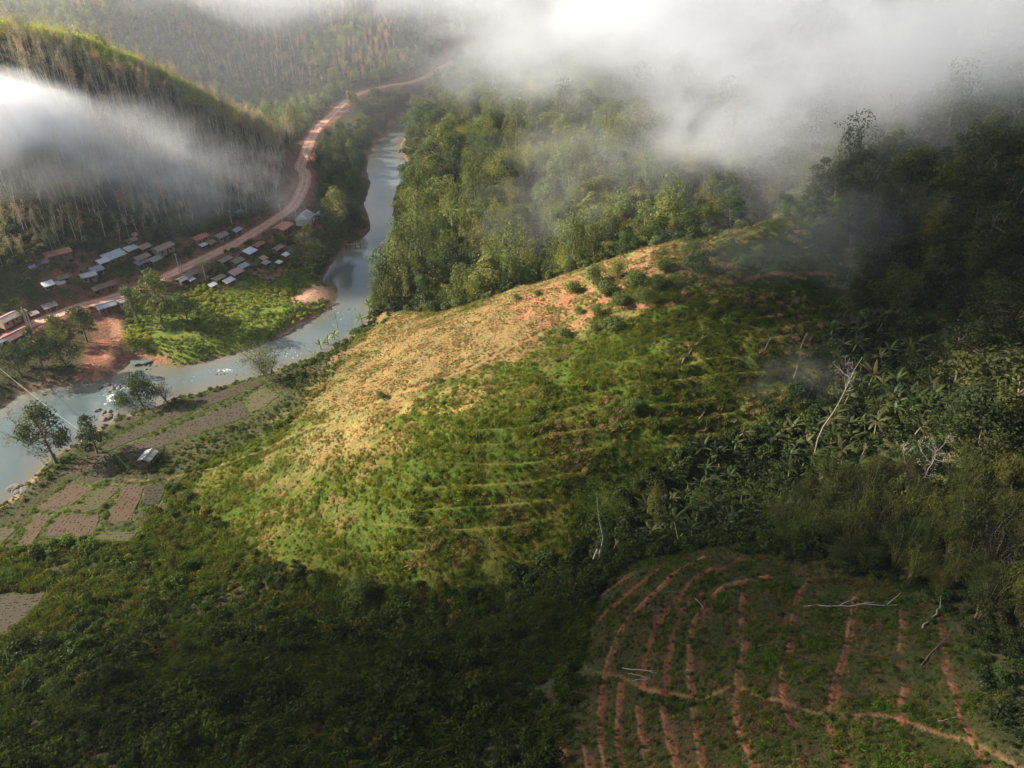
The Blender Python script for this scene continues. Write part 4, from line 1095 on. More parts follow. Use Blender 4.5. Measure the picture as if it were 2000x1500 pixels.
# valley floor on the near bank: verges of the paddies
P = jgrid(-190, -10, 110, 260, 1.25, rg)
keep = (right(P) > .5) & (Z_MID(P) > -3) & (hill(P) < 1) & (fld(P) > .9) & (riv(P) > 1.0); P = P[keep]; P = P[view(P, 1, 60)]; n = len(P); z = sample(P[:, 0], P[:, 1])
sz = np.where(rg.random(n) < .12, 2, 1) * rg.uniform(.2, .5, n) * (.5 + fbm(P[:, 0] / 6, P[:, 1] / 6, 121, 2)) * np.where(fld(P) < 4, .4, 1)
mass('verge_plants', sh_m, np.c_[P, z], np.c_[rg.normal(size=(n, 2)) * .1, rg.uniform(0, 6.28, n)], S(n, sz, rg), rg.integers(0, 4, n), pal(n, rg, [(.07,.10,.014),(.085,.11,.016),(.055,.08,.014)]), 'green verge plants around the paddy fields', 'weeds')
P = jgrid(-170, -20, 120, 250, 1.0, rg); P = P[(fld(P) > .05) & (fld(P) < 1.5)]; P = P[view(P, 1, 60)]; n = len(P); z = sample(P[:, 0], P[:, 1])
mass('bund_grass', K_WEED, np.c_[P, z], np.c_[rg.normal(size=(n, 2)) * .2, rg.uniform(0, 6.28, n)], S(n, rg.uniform(.5, 1.1, n), rg), rg.integers(0, 5, n), pal(n, rg, [(.09,.12,.03),(.11,.14,.03)]), 'grass on the low banks between the paddy fields', 'grass')

# ---- the plantation on the spur
P = jgrid(-300, -60, 230, 440, 3.0, rg); P = P[(Z_SPUR(P) > -2) & (road(P) > 8) & (right(P) < .5) & (seg_dist(P[:, 0], P[:, 1], SPUR_CREST[:, :2])[0] > np.where(P[:, 0] < -128, 5, 0))]; P = P[view(P, 11, 100)]; n = len(P)
BROWN = [(.37,.29,.23),(.33,.28,.22),(.38,.28,.21),(.27,.25,.16),(.33,.29,.23)]
P = P[(fbm(P[:, 0] / 9, P[:, 1] / 9, 141, 3) + rg.normal(size=n) * .06) > .36]; n = len(P); tn = pal(n, rg, BROWN) * (.7 + .7 * fbm(P[:, 0] / 16, P[:, 1] / 16, 143, 2))[:, None]; gq = rg.random(n) < .06; tn[gq] = (.13, .15, .05); gq = rg.random(n) < .03; tn[gq] = (.45, .27, .09)
plant('bare_plantation_tree', K_RUBBER, P, 9, S(n, rg.uniform(.6, 1.2, n), rg, .07), tn, 300, 'thin pale-trunked plantation tree, nearly bare, on the slope above the village', 'tree', 'bare plantation trees on the slope above the village',
      'plantation', 'plantation of thin bare trees covering the spur above the village', rg)
P = jgrid(-300, -60, 230, 440, 3.2, rg); P = P[(Z_SPUR(P) > -4) & (road(P) > 7) & (right(P) < .5)]
u, v = project(P[:, 0], P[:, 1], sample(P[:, 0], P[:, 1])); low = smooth(280, 430, v)
P = P[rg.random(len(P)) < .35 + .6 * low]; P = P[view(P, 3, 100)]; n = len(P); z = sample(P[:, 0], P[:, 1]); u, v = project(P[:, 0], P[:, 1], z); low = smooth(300, 430, v)
mass('plantation_undergrowth', sh_m, np.c_[P, z], np.c_[rg.normal(size=(n, 2)) * .1, rg.uniform(0, 6.28, n)], S(n, rg.uniform(.9, 1.9, n) * (1 + .6 * low), rg), rg.integers(0, 4, n), pal(n, rg, [(.09,.11,.05),(.08,.10,.045),(.13,.12,.06)]), 'dull green undergrowth beneath the plantation trees', 'undergrowth')
# crest line of the spur, its sunlight put into the bright tint
_q = SPUR_CREST[SPUR_CREST[:, 0] < -128]; _n = 62
cr = np.column_stack([np.interp(np.linspace(0, len(_q) - 1, _n), np.arange(len(_q)), _q[:, j]) for j in range(3)])
k_ = 0
for i in range(0, len(cr), 1):
    for j in range(3):
        q = cr[i, :2] + rg.normal(size=2) * (2, 1.6) - (0, 1.5)
        single('crest_bamboo', K_BAMBOO[k_ % 3] if k_ % 3 else K_BUSH[0], (q[0], q[1], sample(*q)), rg.uniform(0, 6), rg.uniform(.7, .95) if k_ % 3 else rg.uniform(2.0, 2.8), (.44, .48, .07), 'bright yellow-green clump in the line along the crest of the spur', 'bamboo', 'bright clumps along the crest of the spur'); k_ += 1

# ---- the mountain behind
P = jgrid(-420, 60, 400, 800, 4.2, rg)
P = P[(right(P) < .5) & (Z_SPUR(P) < -2) & (road(P) > 6) & (riv(P) > 3) & (Z_FARR(P) < -2)]; P = P[view(P, 11, 80)]; n = len(P)
fg = smooth(-6, 6, Z_FARG(P) + rg.normal(size=n) * 3); rd = smooth(28, 12, road(P)); gr = np.maximum(np.maximum(fg, rd * .8), smooth(.56, .66, fbm(P[:, 0] / 30, P[:, 1] / 30, 131, 3)))
isg = rg.random(n) < gr * .9 + .04
for sel, kits, nm, lab, cols, ni in ((isg, K_JUNGLE, 'hillside_tree', 'pale green bushy tree on the hazy mountain beyond the road', [(.17,.21,.08),(.22,.26,.09),(.15,.19,.08)], 120), (~isg, K_RUBBER, 'brown_plantation_tree', 'russet-brown half-bare plantation tree on the hazy mountain beyond the road', [(.58,.29,.14),(.50,.27,.15),(.36,.25,.17),(.32,.27,.19),(.46,.33,.20)], 200)):
    q = P[sel]; plant(nm, kits, q, 9, S(len(q), rg.uniform(.6, .95, len(q)) * (1.1 if nm[0] == 'b' else .85), rg, .08), pal(len(q), rg, cols), ni, lab, 'tree', 'trees of the hazy mountain: ' + ('green' if sel is isg else 'brown'),
        'far_forest' if nm[0] == 'h' else 'far_plantation', 'hazy far woods on the mountain behind the road', rg)
P = jgrid(-420, 60, 400, 760, 6, rg); P = P[(right(P) < .5) & (Z_SPUR(P) < -2) & (road(P) > np.where(Z_FARR(P) > -3, 12, 6)) & (riv(P) > 5)]; P = P[view(P, 3, 60)]; n = len(P); z = sample(P[:, 0], P[:, 1])
mass('far_undergrowth', sh_m, np.c_[P, z], np.c_[rg.normal(size=(n, 2)) * .1, rg.uniform(0, 6.28, n)], S(n, rg.uniform(2, 3.6, n), rg), rg.integers(0, 4, n), pal(n, rg, [(.08,.10,.045),(.07,.09,.04),(.12,.10,.05)]), 'hazy undergrowth of the far mountain', 'undergrowth')
# ---- trees between road and river, left bank
P = jgrid(-150, 0, 290, 640, 5.0, rg); P = P[(Z_FARR(P) > -1) & (road(P) > np.where(P[:, 1] > 430, 24, 7)) & (riv(P) > 2.5) & (right(P) < .5)]; P = P[view(P, 10, 60)]; P = P[riv(P) > 5]; n = len(P)
ixx = rg.random(n)
for sel, kits, nm, lab in ((ixx < .6, K_JUNGLE, 'riverside_tree', 'bushy green tree between the dirt road and the far river reach'), (ixx >= .6, K_BAMBOO, 'riverside_bamboo', 'arching green bamboo clump between the dirt road and the river')):
    q = P[sel]; plant(nm, kits, q, 8, S(len(q), rg.uniform(.5, .85, len(q)), rg, .08), pal(len(q), rg, [(.09,.115,.035),(.12,.14,.04),(.07,.10,.035)]), 200, lab, 'tree' if nm[-1] == 'e' else 'bamboo', lab[:0] + ('trees' if nm[-1] == 'e' else 'bamboo clumps') + ' between road and river', nm + '_rest', 'trees by the far river reach', rg)
print('veg')
#print('veg done', len(bpy.data.objects))

# ---- small garden trees and bushes between the houses
rg = np.random.default_rng(909)
P = jgrid(-190, -60, 225, 330, 5.5, rg); P = P[(vill(P) > 0) & (road(P) > 4.5) & (riv(P) > 4) & (rg.random(len(P)) < .42)]; P = P[in_frame(P, 2)]
GARDEN = P

# saplings and taller bushes rising out of the near thicket
rg = np.random.default_rng(920)
P = jgrid(-120, 40, 25, 130, 7.5, rg); P = P[(Z_SCRUB(P) > 2) & (near(P) < -4) & (fld(P) > 4) & (rg.random(len(P)) < .4)]; P = P[in_frame(P, 2)]
for i, p in enumerate(P[:90]):
    q = (p[0], p[1], float(sample(*p))); cc = pal(1, rg, [(.03,.045,.01),(.045,.062,.013),(.06,.075,.018)])[0]
    if i % 2: single('sapling', K_JUNGLE[i % 5], q, i, rg.uniform(.18, .4), cc, 'young tree rising above the dark thicket at the bottom of the view', 'tree', 'saplings of the near thicket')
    else: single('tall_bush', K_BUSH[i % 2 if i % 4 else 0], q, i, rg.uniform(.6, 1.3), cc, 'big rounded bush rising above the dark thicket at the bottom of the view', 'bush', 'big bushes of the near thicket')
# ================================================================== village
def box(c, s, rot=0.0):
    x, y, z = np.array(s) / 2
    V = np.array([(-x,-y,-z),(x,-y,-z),(x,y,-z),(-x,y,-z),(-x,-y,z),(x,-y,z),(x,y,z),(-x,y,z)])
    return V + np.array(c), np.array([(0,3,2,1),(4,5,6,7),(0,1,5,4),(1,2,6,5),(2,3,7,6),(3,0,4,7)])
def prism(poly, x0, x1):
    """polygon in (y, z) pushed along x"""
    P = np.array(poly, float); n = len(P)
    V = np.vstack([np.c_[np.full(n, x0), P], np.c_[np.full(n, x1), P]])
    return V, [(i, (i + 1) % n, n + (i + 1) % n, n + i) for i in range(n)], [tuple(range(n))[::-1], tuple(range(n, 2 * n))]
def part(name, pieces, mat, parent):
    V = []; F = []; n = 0
    for p in pieces:
        V.append(p[0]); F += [tuple(int(i) + n for i in f) for g in p[1:] for f in g]; n += len(p[0])
    me = bpy.data.meshes.new(name); me.from_pydata(np.vstack(V).tolist(), [], F); me.update()
    return link(name, me, parent, [mat])
_MC = {}
def roof_mat(col, kind='tin'):
    key = (col, kind)
    if key in _MC: return _MC[key]
    k = N('roof_' + kind); tc = k.n('TexCoord').outputs['Object']
    w_ = k.n('TexWave', i_Vector=tc, i_Scale=1.6 if kind == 'tin' else .7, i_Distortion=0.3 if kind == 'tin' else 3.0); w_.bands_direction = 'X'
    n1 = k.noise(.9, 5, .65, tc); n2 = k.noise(.25, 2, .5, tc)
    c = k.mix(k.n('MapRange', i_Value=n1, i_1=.48, i_2=.72, i_4=.65).outputs[0], (*col, 1), (col[0] * .55 + .03, col[1] * .45 + .015, col[2] * .4 + .01, 1))
    c = k.mix(k.n('MapRange', i_Value=w_.outputs['Fac'], i_3=.0, i_4=.3).outputs[0], c, (0.02, .02, .02, 1))
    k.l(c, k.b.inputs['Base Color']); k.b.inputs['Roughness'].default_value = .5 if kind == 'tin' else 1
    k.b.inputs['Metallic'].default_value = .0
    k.l(k.n('Bump', i_Height=w_.outputs['Fac'], i_Strength=.6, i_Distance=.06).outputs[0], k.b.inputs['Normal'])
    _MC[key] = k.m; return k.m
def wall_mat(col):
    if col not in _MC:
        k = N('plank_wall'); tc = k.n('TexCoord').outputs['Object']
        w_ = k.n('TexWave', i_Vector=tc, i_Scale=2.2, i_Distortion=.8); w_.bands_direction = 'DIAGONAL'
        n1 = k.noise(1.2, 4, .6, tc)
        c = k.mix(k.math('MULTIPLY', w_.outputs['Fac'], .45), (*col, 1), tuple(v * .5 for v in col) + (1,))
        c = k.mix(k.math('MULTIPLY', n1, .5), c, tuple(v * .6 for v in col) + (1,))
        k.l(c, k.b.inputs['Base Color']); k.b.inputs['Roughness'].default_value = .95
        _MC[col] = k.m
    return _MC[col]
M_DARKW = simple_mat('dark_timber', (.07, .05, .04), .9)
M_WOOD = simple_mat('weathered_timber', (.22, .17, .13), .9, .3, 1.0)
M_GLASSD = simple_mat('dark_window', (.02, .025, .03), .2, .1, 1, spec=.6)
M_WHITE = simple_mat('white_trim', (.7, .69, .66), .7)
rt = np.gradient(ROADW[:, :2], axis=0); 
def road_yaw(x, y):
    i = np.argmin(np.hypot(ROADW[:, 0] - x, ROADW[:, 1] - y)); i = min(max(i, 2), len(rt) - 3)
    t = rt[i - 2:i + 3].mean(0); return math.atan2(t[1], t[0])
HOUSE_SPOTS = []
def house(px, py, Ln, Wd, h, roof, rc, wc, label, raised=0.0, dyaw=0.0, wins=2, name='house', kind='tin', pitch=.36, hip=False, eave=.45):
    Ln *= .9; Wd *= .9
    rise = Wd / 2 * pitch if roof == 'gable' else Wd * .22
    dep = 4.6 * (h + raised + rise * .6) * .85
    p = cast([px], [py + dep], H)[0]
    x, y = p[0], p[1]; z = float(min(sample(x + a, y + b) for a in (-1, 1) for b in (-1, 1))) - .05
    o = empty(name, (x, y, z), road_yaw(x, y) + dyaw); tag(o, label, 'house' if 'house' in name else name.replace('_', ' '))
    HOUSE_SPOTS.append((x, y, max(Ln, Wd) / 2))
    z0 = raised; z1 = raised + h; a, b = Ln / 2, Wd / 2
    if raised > .2:
        n_ = 0
        for i in np.linspace(-a + .2, a - .2, 3 if Ln < 6 else 4):
            for s in (-1, 1):
                part('post', [box((i, s * (b - .2), raised / 2 - .3), (.2, .2, raised + .6))], M_WOOD, o)
        part('floor_deck', [box((0, 0, raised - .06), (Ln + .1, Wd + .1, .12))], M_WOOD, o)
    zb = z0 if raised > .2 else -.6
    if roof == 'gable':
        pr_ = prism([(-b, zb), (b, zb), (b, z1), (0, z1 + rise), (-b, z1)], -a, a)
    else:
        pr_ = prism([(-b, zb), (b, zb), (b, z1 + rise), (-b, z1)], -a, a)
    wl = part('wall', [pr_], wall_mat(wc), o)
    e = eave; t = .09
    if roof == 'gable':
        pieces = []
        sl_ = rise / b; ax = a + e
        if hip:
            yb = b + e; zl = z1 - e * sl_; xr = a * .45
            V = np.array([(-ax, -yb, zl), (ax, -yb, zl), (ax, yb, zl), (-ax, yb, zl), (-xr, 0, z1 + rise + .03), (xr, 0, z1 + rise + .03)]) + (0, 0, .06)
            V = np.vstack([V, V[:4] - (0, 0, .1)])
            pieces.append((V, [(0, 1, 5, 4), (2, 3, 4, 5), (6, 9, 8, 7), (0, 6, 7, 1), (1, 7, 8, 2), (2, 8, 9, 3), (3, 9, 6, 0)], [(1, 2, 5), (3, 0, 4)]))
        else:
            for s in (-1, 1):
                P = [(0, z1 + rise + .03), (s * (b + e), z1 - e * sl_ + .03), (s * (b + e), z1 - e * sl_ + .03 + t), (0, z1 + rise + .03 + t)]
                pieces.append(prism(P if s < 0 else P[::-1], -ax, ax))
        rf = part('roof', pieces, roof_mat(rc, kind), o)
        if not hip: part('ridge_cap', [box((0, 0, z1 + rise + .14), (2 * ax, .28, .05))], roof_mat(tuple(min(v * 1.25, .8) for v in rc), kind), rf)
    else:
        sl_ = rise / Wd
        P = [(-b - e, z1 - e * sl_ + .03), (b + e, z1 + rise + e * sl_ + .03), (b + e, z1 + rise + e * sl_ + .03 + t), (-b - e, z1 - e * sl_ + .03 + t)]
        part('roof', [prism(P[::-1], -a - e, a + e)], roof_mat(rc, kind), o)
    if h > 1.7:
        d_ = part('door', [box((a * .1, -b - .03, z0 + .95), (.85, .08, 1.9))], M_DARKW, o)
        part('handle', [box((a * .1 + .3, -b - .09, z0 + .95), (.06, .05, .14))], M_GREYB, d_)
        for i in range(wins):
            xx = (-1) ** i * a * (.55 + .15 * (i // 2))
            for s in ((-1,) if i < 3 else (1,)):
                w_ = part('window', [box((xx, s * (b + .02), z0 + h * .58), (.7, .06, .7))], M_GLASSD, o)
                part('frame', [box((xx, s * (b + .035), z0 + h * .58 + q), (.9, .08, .09)) for q in (-.4, .4)], M_WHITE if hip else M_WOOD, w_)
        part('gable_vent', [box((-a - .02, 0, z1 - .35), (.05, .8, .6))], M_GLASSD, o)
    return o
RUST = (.30, .115, .09); BROWN_ = (.24, .17, .13); TIN = (.50, .55, .58); GREY = (.26, .28, .31); THATCH = (.24, .20, .14); WHT = (.78, .8, .82)
WB = (.20, .13, .09); WG = (.26, .24, .21); WW = (.62, .6, .55)
H_ = house
H_(114,489, 8.8,4.8,2.6,'gable',RUST,WB,'long rusty-red tin-roofed house standing highest up the slope at far left')
H_(82,508, 4.2,3.4,2.0,'gable',(.20,.17,.16),WB,'small grey-brown thatched house beside the long rust-red house',kind='thatch')
H_(65,515, 2.4,1.9,1.6,'mono',(.55,.56,.56),WG,'tiny pale grey shed left of the small thatched house',name='shed')
H_(96,552, 3.2,2.3,2.0,'mono',WHT,WG,'small shed with a brilliant white flat roof at far left',name='shed')
H_(120,549, 2.4,1.7,1.7,'mono',(.55,.5,.45),(.4,.28,.18),'little tan-walled shed right of the brilliant white roof',name='shed')
H_(124,538, 3.4,2.3,1.9,'gable',THATCH,WB,'dull thatched hut just behind the little tan-walled shed',name='hut',kind='thatch')
H_(174,534, 5.0,3.8,2.4,'gable',(.45,.47,.48),(.32,.22,.14),'house with weathered light grey roof and brown gable, left of the dark grey lean-to')
H_(192,525, 4.0,2.6,2.2,'mono',(.28,.31,.35),WG,'blue-grey roofed lean-to against the weathered grey house',name='shed')
H_(226,498, 7.8,4.0,2.6,'mono',TIN,WB,'long house with the big shiny silver roof in the village')
H_(203,508, 3.3,2.2,2.1,'mono',(.66,.7,.74),WB,'brighter silver porch roof at the left end of the big silver house',name='shed')
H_(258,483, 4.3,2.6,2.2,'mono',(.52,.56,.58),WB,'small silver-roofed house just right of the long silver one')
H_(257,466, 4.0,2.8,2.2,'gable',(.26,.22,.14),WB,'olive-brown thatched hut behind the small silver-roofed house',name='hut',kind='thatch')
H_(264,454, 1.9,1.5,1.5,'mono',(.42,.28,.24),WB,'tiny pinkish shed at the edge of the trees above the olive-brown hut',name='shed')
H_(285,479, 4.2,2.2,2.0,'mono',(.36,.25,.20),WB,'low brown-pink roofed shed between the silver house and the patched roof',name='shed')
H_(278,500, 5.6,3.6,2.4,'gable',(.30,.20,.15),WB,'brown tin-roofed house in the middle of the village, in front of the low pink shed')
H_(280,511, 5.0,2.4,2.0,'mono',(.15,.17,.21),WB,'dark slate lean-to below the brown house in mid village',name='shed')
H_(320,480, 7.8,4.2,2.6,'gable',(.33,.25,.19),(.34,.30,.26),'long house with a patched brown roof and pale edges')
H_(306,505, 4.2,2.2,1.9,'mono',(.24,.26,.24),WB,'grey-green roofed shed below the patched brown roof',name='shed')
H_(208,552, 6.8,3.6,2.3,'gable',(.24,.105,.09),WB,'dark rust-red house just above the road near the silver roofs')
H_(193,560, 3.2,1.8,1.9,'mono',(.42,.24,.19),WB,'pale rusty lean-to on the left end of the dark rust-red house',name='shed')
H_(209,592, 6.0,3.8,2.5,'gable',(.17,.21,.26),WB,'slate-blue roofed house beside the road, at the head of the ford track')
H_(242,584, 3.2,2.4,2.2,'gable',(.4,.38,.36),(.6,.6,.6),'small grey shed with a white end wall beside the slate-blue house',name='shed')
H_(100,597, 4.2,2.2,1.8,'mono',(.36,.26,.23),WG,'lone pinkish-brown shed above the road on the left',name='shed')
H_(69,613, 2.2,1.6,1.5,'mono',(.38,.24,.22),WB,'tiny pink shed among the plants near the two poles',name='shed')
H_(20,621, 6.6,4.6,2.3,'gable',(.36,.28,.23),(.34,.22,.14),'house on stilts with a pale brown roof at the left edge',raised=1.3)
H_(36,651, 7.8,4.6,2.5,'gable',(.22,.085,.075),WB,'dark maroon-roofed house beside the road at the left edge')
H_(2,668, 3.4,2.6,2.2,'gable',(.24,.27,.31),WB,'grey-roofed house cut by the left edge below the road')
H_(392,460, 6.2,3.8,2.5,'gable',(.48,.15,.13),WG,'bright red-roofed house above the road in mid village')
H_(397,474, 2.4,1.7,1.8,'mono',(.68,.76,.78),WB,'little white awning in front of the bright red roof',name='shed')
H_(414,471, 3.0,1.8,1.9,'mono',(.36,.18,.15),WB,'small dull red lean-to right of the white awning',name='shed')
H_(432,455, 5.4,3.6,2.3,'gable',(.34,.27,.23),WG,'striped brown-grey roofed house right of the bright red roof')
H_(463,447, 3.8,2.6,2.1,'gable',(.42,.44,.44),WG,'small house with a pale grey roof, last above the road before the bend')
H_(467,411, 3.2,2.2,2.2,'gable',(.24,.28,.33),(.3,.33,.36),'tiny blue-grey hut alone among the plantation trees above the road',name='hut')
H_(554,441, 7.6,5.6,2.6,'gable',(.56,.23,.14),WB,'big house with a flat orange-red roof below the road',pitch=.2)
H_(598,420, 8.2,6.2,2.7,'gable',(.34,.34,.33),(.66,.64,.60),'large white-walled house on stilts with a grey roof, near the road bend',raised=1.6,dyaw=.25,wins=4,pitch=.6,hip=True)
H_(628,416, 5.0,4.2,2.5,'gable',(.27,.28,.29),WG,'dark grey-roofed house half hidden by the tall riverside tree')
H_(490,490, 4.4,3.0,2.2,'mono',(.62,.72,.75),WB,'shed with a pale blue-white roof below the road',name='shed')
H_(506,476, 4.6,2.6,2.2,'gable',(.42,.13,.10),WB,'red-roofed house tucked behind the shrubs right of the pale blue-white roof')
H_(464,508, 4.6,3.6,2.2,'gable',THATCH,WB,'thatched hut in the cluster below the road, above the pink tin roof',name='hut',kind='thatch')
H_(440,506, 5.4,3.0,2.2,'gable',(.27,.18,.14),WB,'brown-roofed house right of the round bright tree')
H_(374,533, 5.4,3.2,2.2,'gable',(.17,.13,.11),WB,'dark brown house just left of the coconut palm')
H_(360,543, 4.2,2.8,2.0,'gable',(.24,.23,.27),WB,'grey-violet roofed house below the dark brown house')
H_(375,545, 2.0,1.4,1.6,'mono',(.66,.68,.68),WB,'tiny white-roofed shed in front of the grey-violet house',name='shed')
H_(464,531, 5.0,2.8,2.0,'mono',(.46,.27,.20),WB,'shed with a patched pink tin roof at the meadow edge',name='shed')
H_(478,519, 3.4,2.0,1.9,'mono',(.34,.37,.39),WB,'grey flat-roofed shed right of the thatched hut',name='shed')
H_(449,548, 3.8,1.9,1.7,'mono',(.62,.56,.54),WB,'low white-and-rust shed closest to the meadow',name='shed')
H_(417,556, 2.4,1.3,1.4,'mono',(.64,.64,.64),WB,'low whitish shed by the meadow left of the white-and-rust shed',name='shed')
H_(428,542, 4.4,2.6,2.0,'gable',(.26,.17,.14),WB,'brown hut between the coconut palm and the pink tin roof',name='hut')
H_(560,497, 2.4,1.5,1.7,'mono',(.66,.68,.72),WB,'tiny white roof among the garden trees near the tall grey-green tree',name='shed')
H_(544,483, 4.6,2.6,2.1,'gable',(.27,.19,.16),WB,'brown hut in the garden trees below the orange-red roof',name='hut')
H_(573,488, 3.0,2.2,2.0,'gable',(.28,.29,.3),WB,'small grey hut at the foot of the tall grey-green tree',name='hut')
H_(516,504, 2.4,1.8,1.8,'mono',(.42,.26,.15),WB,'small orange-brown shed at the top of the meadow',name='shed')
H_(521,513, 2.6,1.6,1.6,'mono',(.30,.24,.2),WB,'low brown shed just below the small orange-brown one',name='shed')
H_(546,512, 1.8,1.2,1.4,'mono',(.6,.6,.6),WB,'tiny whitish shed by the banana patch above the meadow',name='shed')
H_(293,893, 4.0,3.0,1.9,'gable',(.34,.33,.31),WB,'lone field hut with a pale roof between the paddies and the hill',raised=.5,name='hut',kind='thatch',dyaw=.5)

# fences and yards: bamboo fence pieces
def fence(pxs, label):
    w = cast(*zip(*pxs), H); o = empty('yard_fence', tuple(w[0])); tag(o, label, 'fence', None)
    for k_ in range(len(w) - 1):
        a, b = w[k_] - w[0], w[k_ + 1] - w[0]; n_ = max(int(np.linalg.norm(b - a) / 1.2), 2)
        for t in np.linspace(0, 1, n_): 
            q = a + (b - a) * t; q[2] = sample(w[0][0] + q[0], w[0][1] + q[1]) - w[0][2]
            part('picket', [box((q[0], q[1], q[2] + .5), (.1, .1, 1.4))], M_WOOD, o)
        za = sample(*(w[0] + a)[:2]) - w[0][2]; zb_ = sample(*(w[0] + b)[:2]) - w[0][2]
        part('rail', [tube([(a[0], a[1], za + .8), (b[0], b[1], zb_ + .8)], (.05, .05), 5)], M_WOOD, o)
fence([(330,508),(345,500),(362,495)], 'weathered stick fence beside the road below the patched brown roof')
fence([(365,480),(378,492)], 'short stick fence left of the bright red roof')

# poles
def pole(px, py, h, label, lean=0.0, arm=True):
    p = cast([px], [py], H)[0]
    o = empty('utility_pole', tuple(p - (0, 0, .3)), road_yaw(p[0], p[1])); o.rotation_euler[0] = lean; tag(o, label, 'utility pole')
    V, F = tube([(0, 0, 0), (0, 0, h)], (.19, .13), 8); link('pole', np_mesh('pole', V, F, True), o, [M_POLE])
    if arm:
        c = part('crossarm', [box((0, 0, h - .5), (.14, 1.8, .14))], M_POLE, o)
        for y_ in (-.8, 0, .8): part('insulator', [box((0, y_, h - .33), (.1, .1, .2))], M_DARKW, c)
    return p + (0, 0, h)
M_POLE = simple_mat('grey_pole', (.42, .38, .34), .9, .2)
pole(65,646,8.5,'leaning grey utility pole by the road at left, the taller of a pair',.03)
pole(58,640,8.0,'grey utility pole at left, half behind its twin beside the road',-.04,False)
pole(352,535,8.5,'utility pole standing beside the road just left of the dark brown house')
pole(357,536,5.5,'short thin pole close beside the utility pole near the coconut palm',.05,False)
pole(551,433,8.0,'utility pole beside the road behind the orange-red roof')
pole(454,441,7.0,'utility pole at the foot of the plantation above the small pale grey roof')
pole(800,157,8.5,'distant pale utility pole beside the far stretch of road')
pole(741,168,7.0,'distant utility pole where the far road leaves the bend')
pole(604,316,7.0,'utility pole beside the red road cutting above the bend')
pole(578,425,5.0,'short grey mast beside the large white-walled house',0,False)

# cable across the river and its post
pa = cast([233], [905], H)[0]; pb = cast([252], [917], H)[0]
o = empty('cable_post', tuple(pa)); tag(o, 'short timber post among the paddies that holds the pale cable', 'post')
part('post', [box((0, 0, 1.4), (.22, .22, 3.4))], M_WOOD, o); part('brace', [tube([(.9, 0, -.2), (0, 0, 2.2)], (.07, .06), 5)], M_WOOD, o)
dx, dyy, dz = ray(-90, 640); far_ = np.array([dx * 245, dyy * 245, CAM_H + dz * 245]); t = np.linspace(0, 1, 40)[:, None]
top = pa + (0, 0, 2.8); Pc = far_ * (1 - t) + top * t - np.array([0, 0, 1.]) * (4 * 3.0 * t * (1 - t)); Pc = np.vstack([Pc, [pb + (0, 0, .1)]])
V, F = tube(Pc, .035, 5); tag(link('river_cable', np_mesh('river_cable', V, F, True), None, [simple_mat('pale_cable', (.38, .38, .36), .6)]), 'pale cable strung over the river from the far left to a post in the paddies', 'cable')

# jetty
p = cast([690], [487], H)[0]; p[2] = 0
o = empty('jetty', (p[0], p[1], 0), .15); tag(o, 'small dark timber jetty on stilts at the river edge by the gravel point', 'jetty')
part('deck', [box((0, 0, 1.5), (6.5, 1.6, .15))], M_DARKW, o)
for i in (-3, -1, 1, 3):
    for s in (-1, 1): part('post', [box((i, s * .7, .4), (.18, .18, 2.8))], M_DARKW, o)
part('rail', [box((0, .75, 2.3), (6.5, .08, .08))], M_DARKW, o)
p = cast([738], [607], H)[0]
# ------------------------------------------------------------------ trees one can tell apart
def bare(seed, h, lean=(0, 0), crown=.35, spread=.22, tw=260, rad=.3, side=7, leafs=True):
    rg = np.random.default_rng(seed); T = Acc(); A = Acc()
    n = 9; t = np.linspace(0, 1, n); P = np.c_[lean[0] * h * t + np.cumsum(rg.normal(size=n)) * .012 * h, lean[1] * h * t + np.cumsum(rg.normal(size=n)) * .008 * h, h * t - .5]; P[0, :2] = 0
    T.add(*tube(P, np.linspace(rad, rad * .22, n), 7)); tips = [P[-1]]
    for i in range(side):
        u = 1 - crown * rg.uniform(.05, 1); b = np.array([np.interp(u, t, P[:, j]) for j in range(3)]); a = rg.uniform(0, 6.28)
        q = wander(b, (np.cos(a), np.sin(a), .7), h * spread * rg.uniform(.5, 1.1), rg, 5, .25, .1); T.add(*tube(q, np.linspace(rad * .35, rad * .08, 6), 5)); tips += [q[3], q[-1]]
        for j in range(4):
            s = q[rg.integers(1, 5)]; w = wander(s, q[-1] - q[0] + rg.normal(size=3) * h * .12, h * spread * .45, rg, 4, .3, .1); T.add(*tube(w, np.linspace(rad * .13, .02, 5), 4)); tips.append(w[-1])
    tips = np.array(tips); m = max(tw // len(tips), 2)
    c = np.repeat(tips, m, 0) + rg.normal(size=(m * len(tips), 3)) * h * .035
    A.add(*leaves(c, unit(rg.normal(size=c.shape)), .5, .07 if not leafs else .22, rg), rg=rg)
    return A.mesh('twigs', [M_TWIG]), T.mesh('trunk', [M_PALE], True)
def at(px, py): return cast([px], [py], H)[0] - (0, 0, .1)
def tree1(name, kit, px, py, s, tint, label, cat='tree', rz=0.0, group=None): return single(name, kit, at(px, py), rz, s, tint, label, cat, group)
GRY = (.20, .17, .13)
tree1('dead_tree', bare(201, 25, (.20, .02), .5, .16, 320, .15, 9, False), 1577,905,1,(.12,.10,.075),'tall bare pale-trunked tree leaning right out of the bananas in the gully')
tree1('dead_tree', bare(202, 18, (.30, .0), .22, .2, 120, .14, 5, False), 1938,803,1,(.3,.26,.22),'bare white-trunked leaning tree near the right edge, above the bamboo')
tree1('dead_tree', bare(203, 9, (.05, 0), .85, .5, 80, .12, 12, False), 1795,948,1,(.4,.36,.3),'low leafless tree with fanned-out white branches above the bamboo')
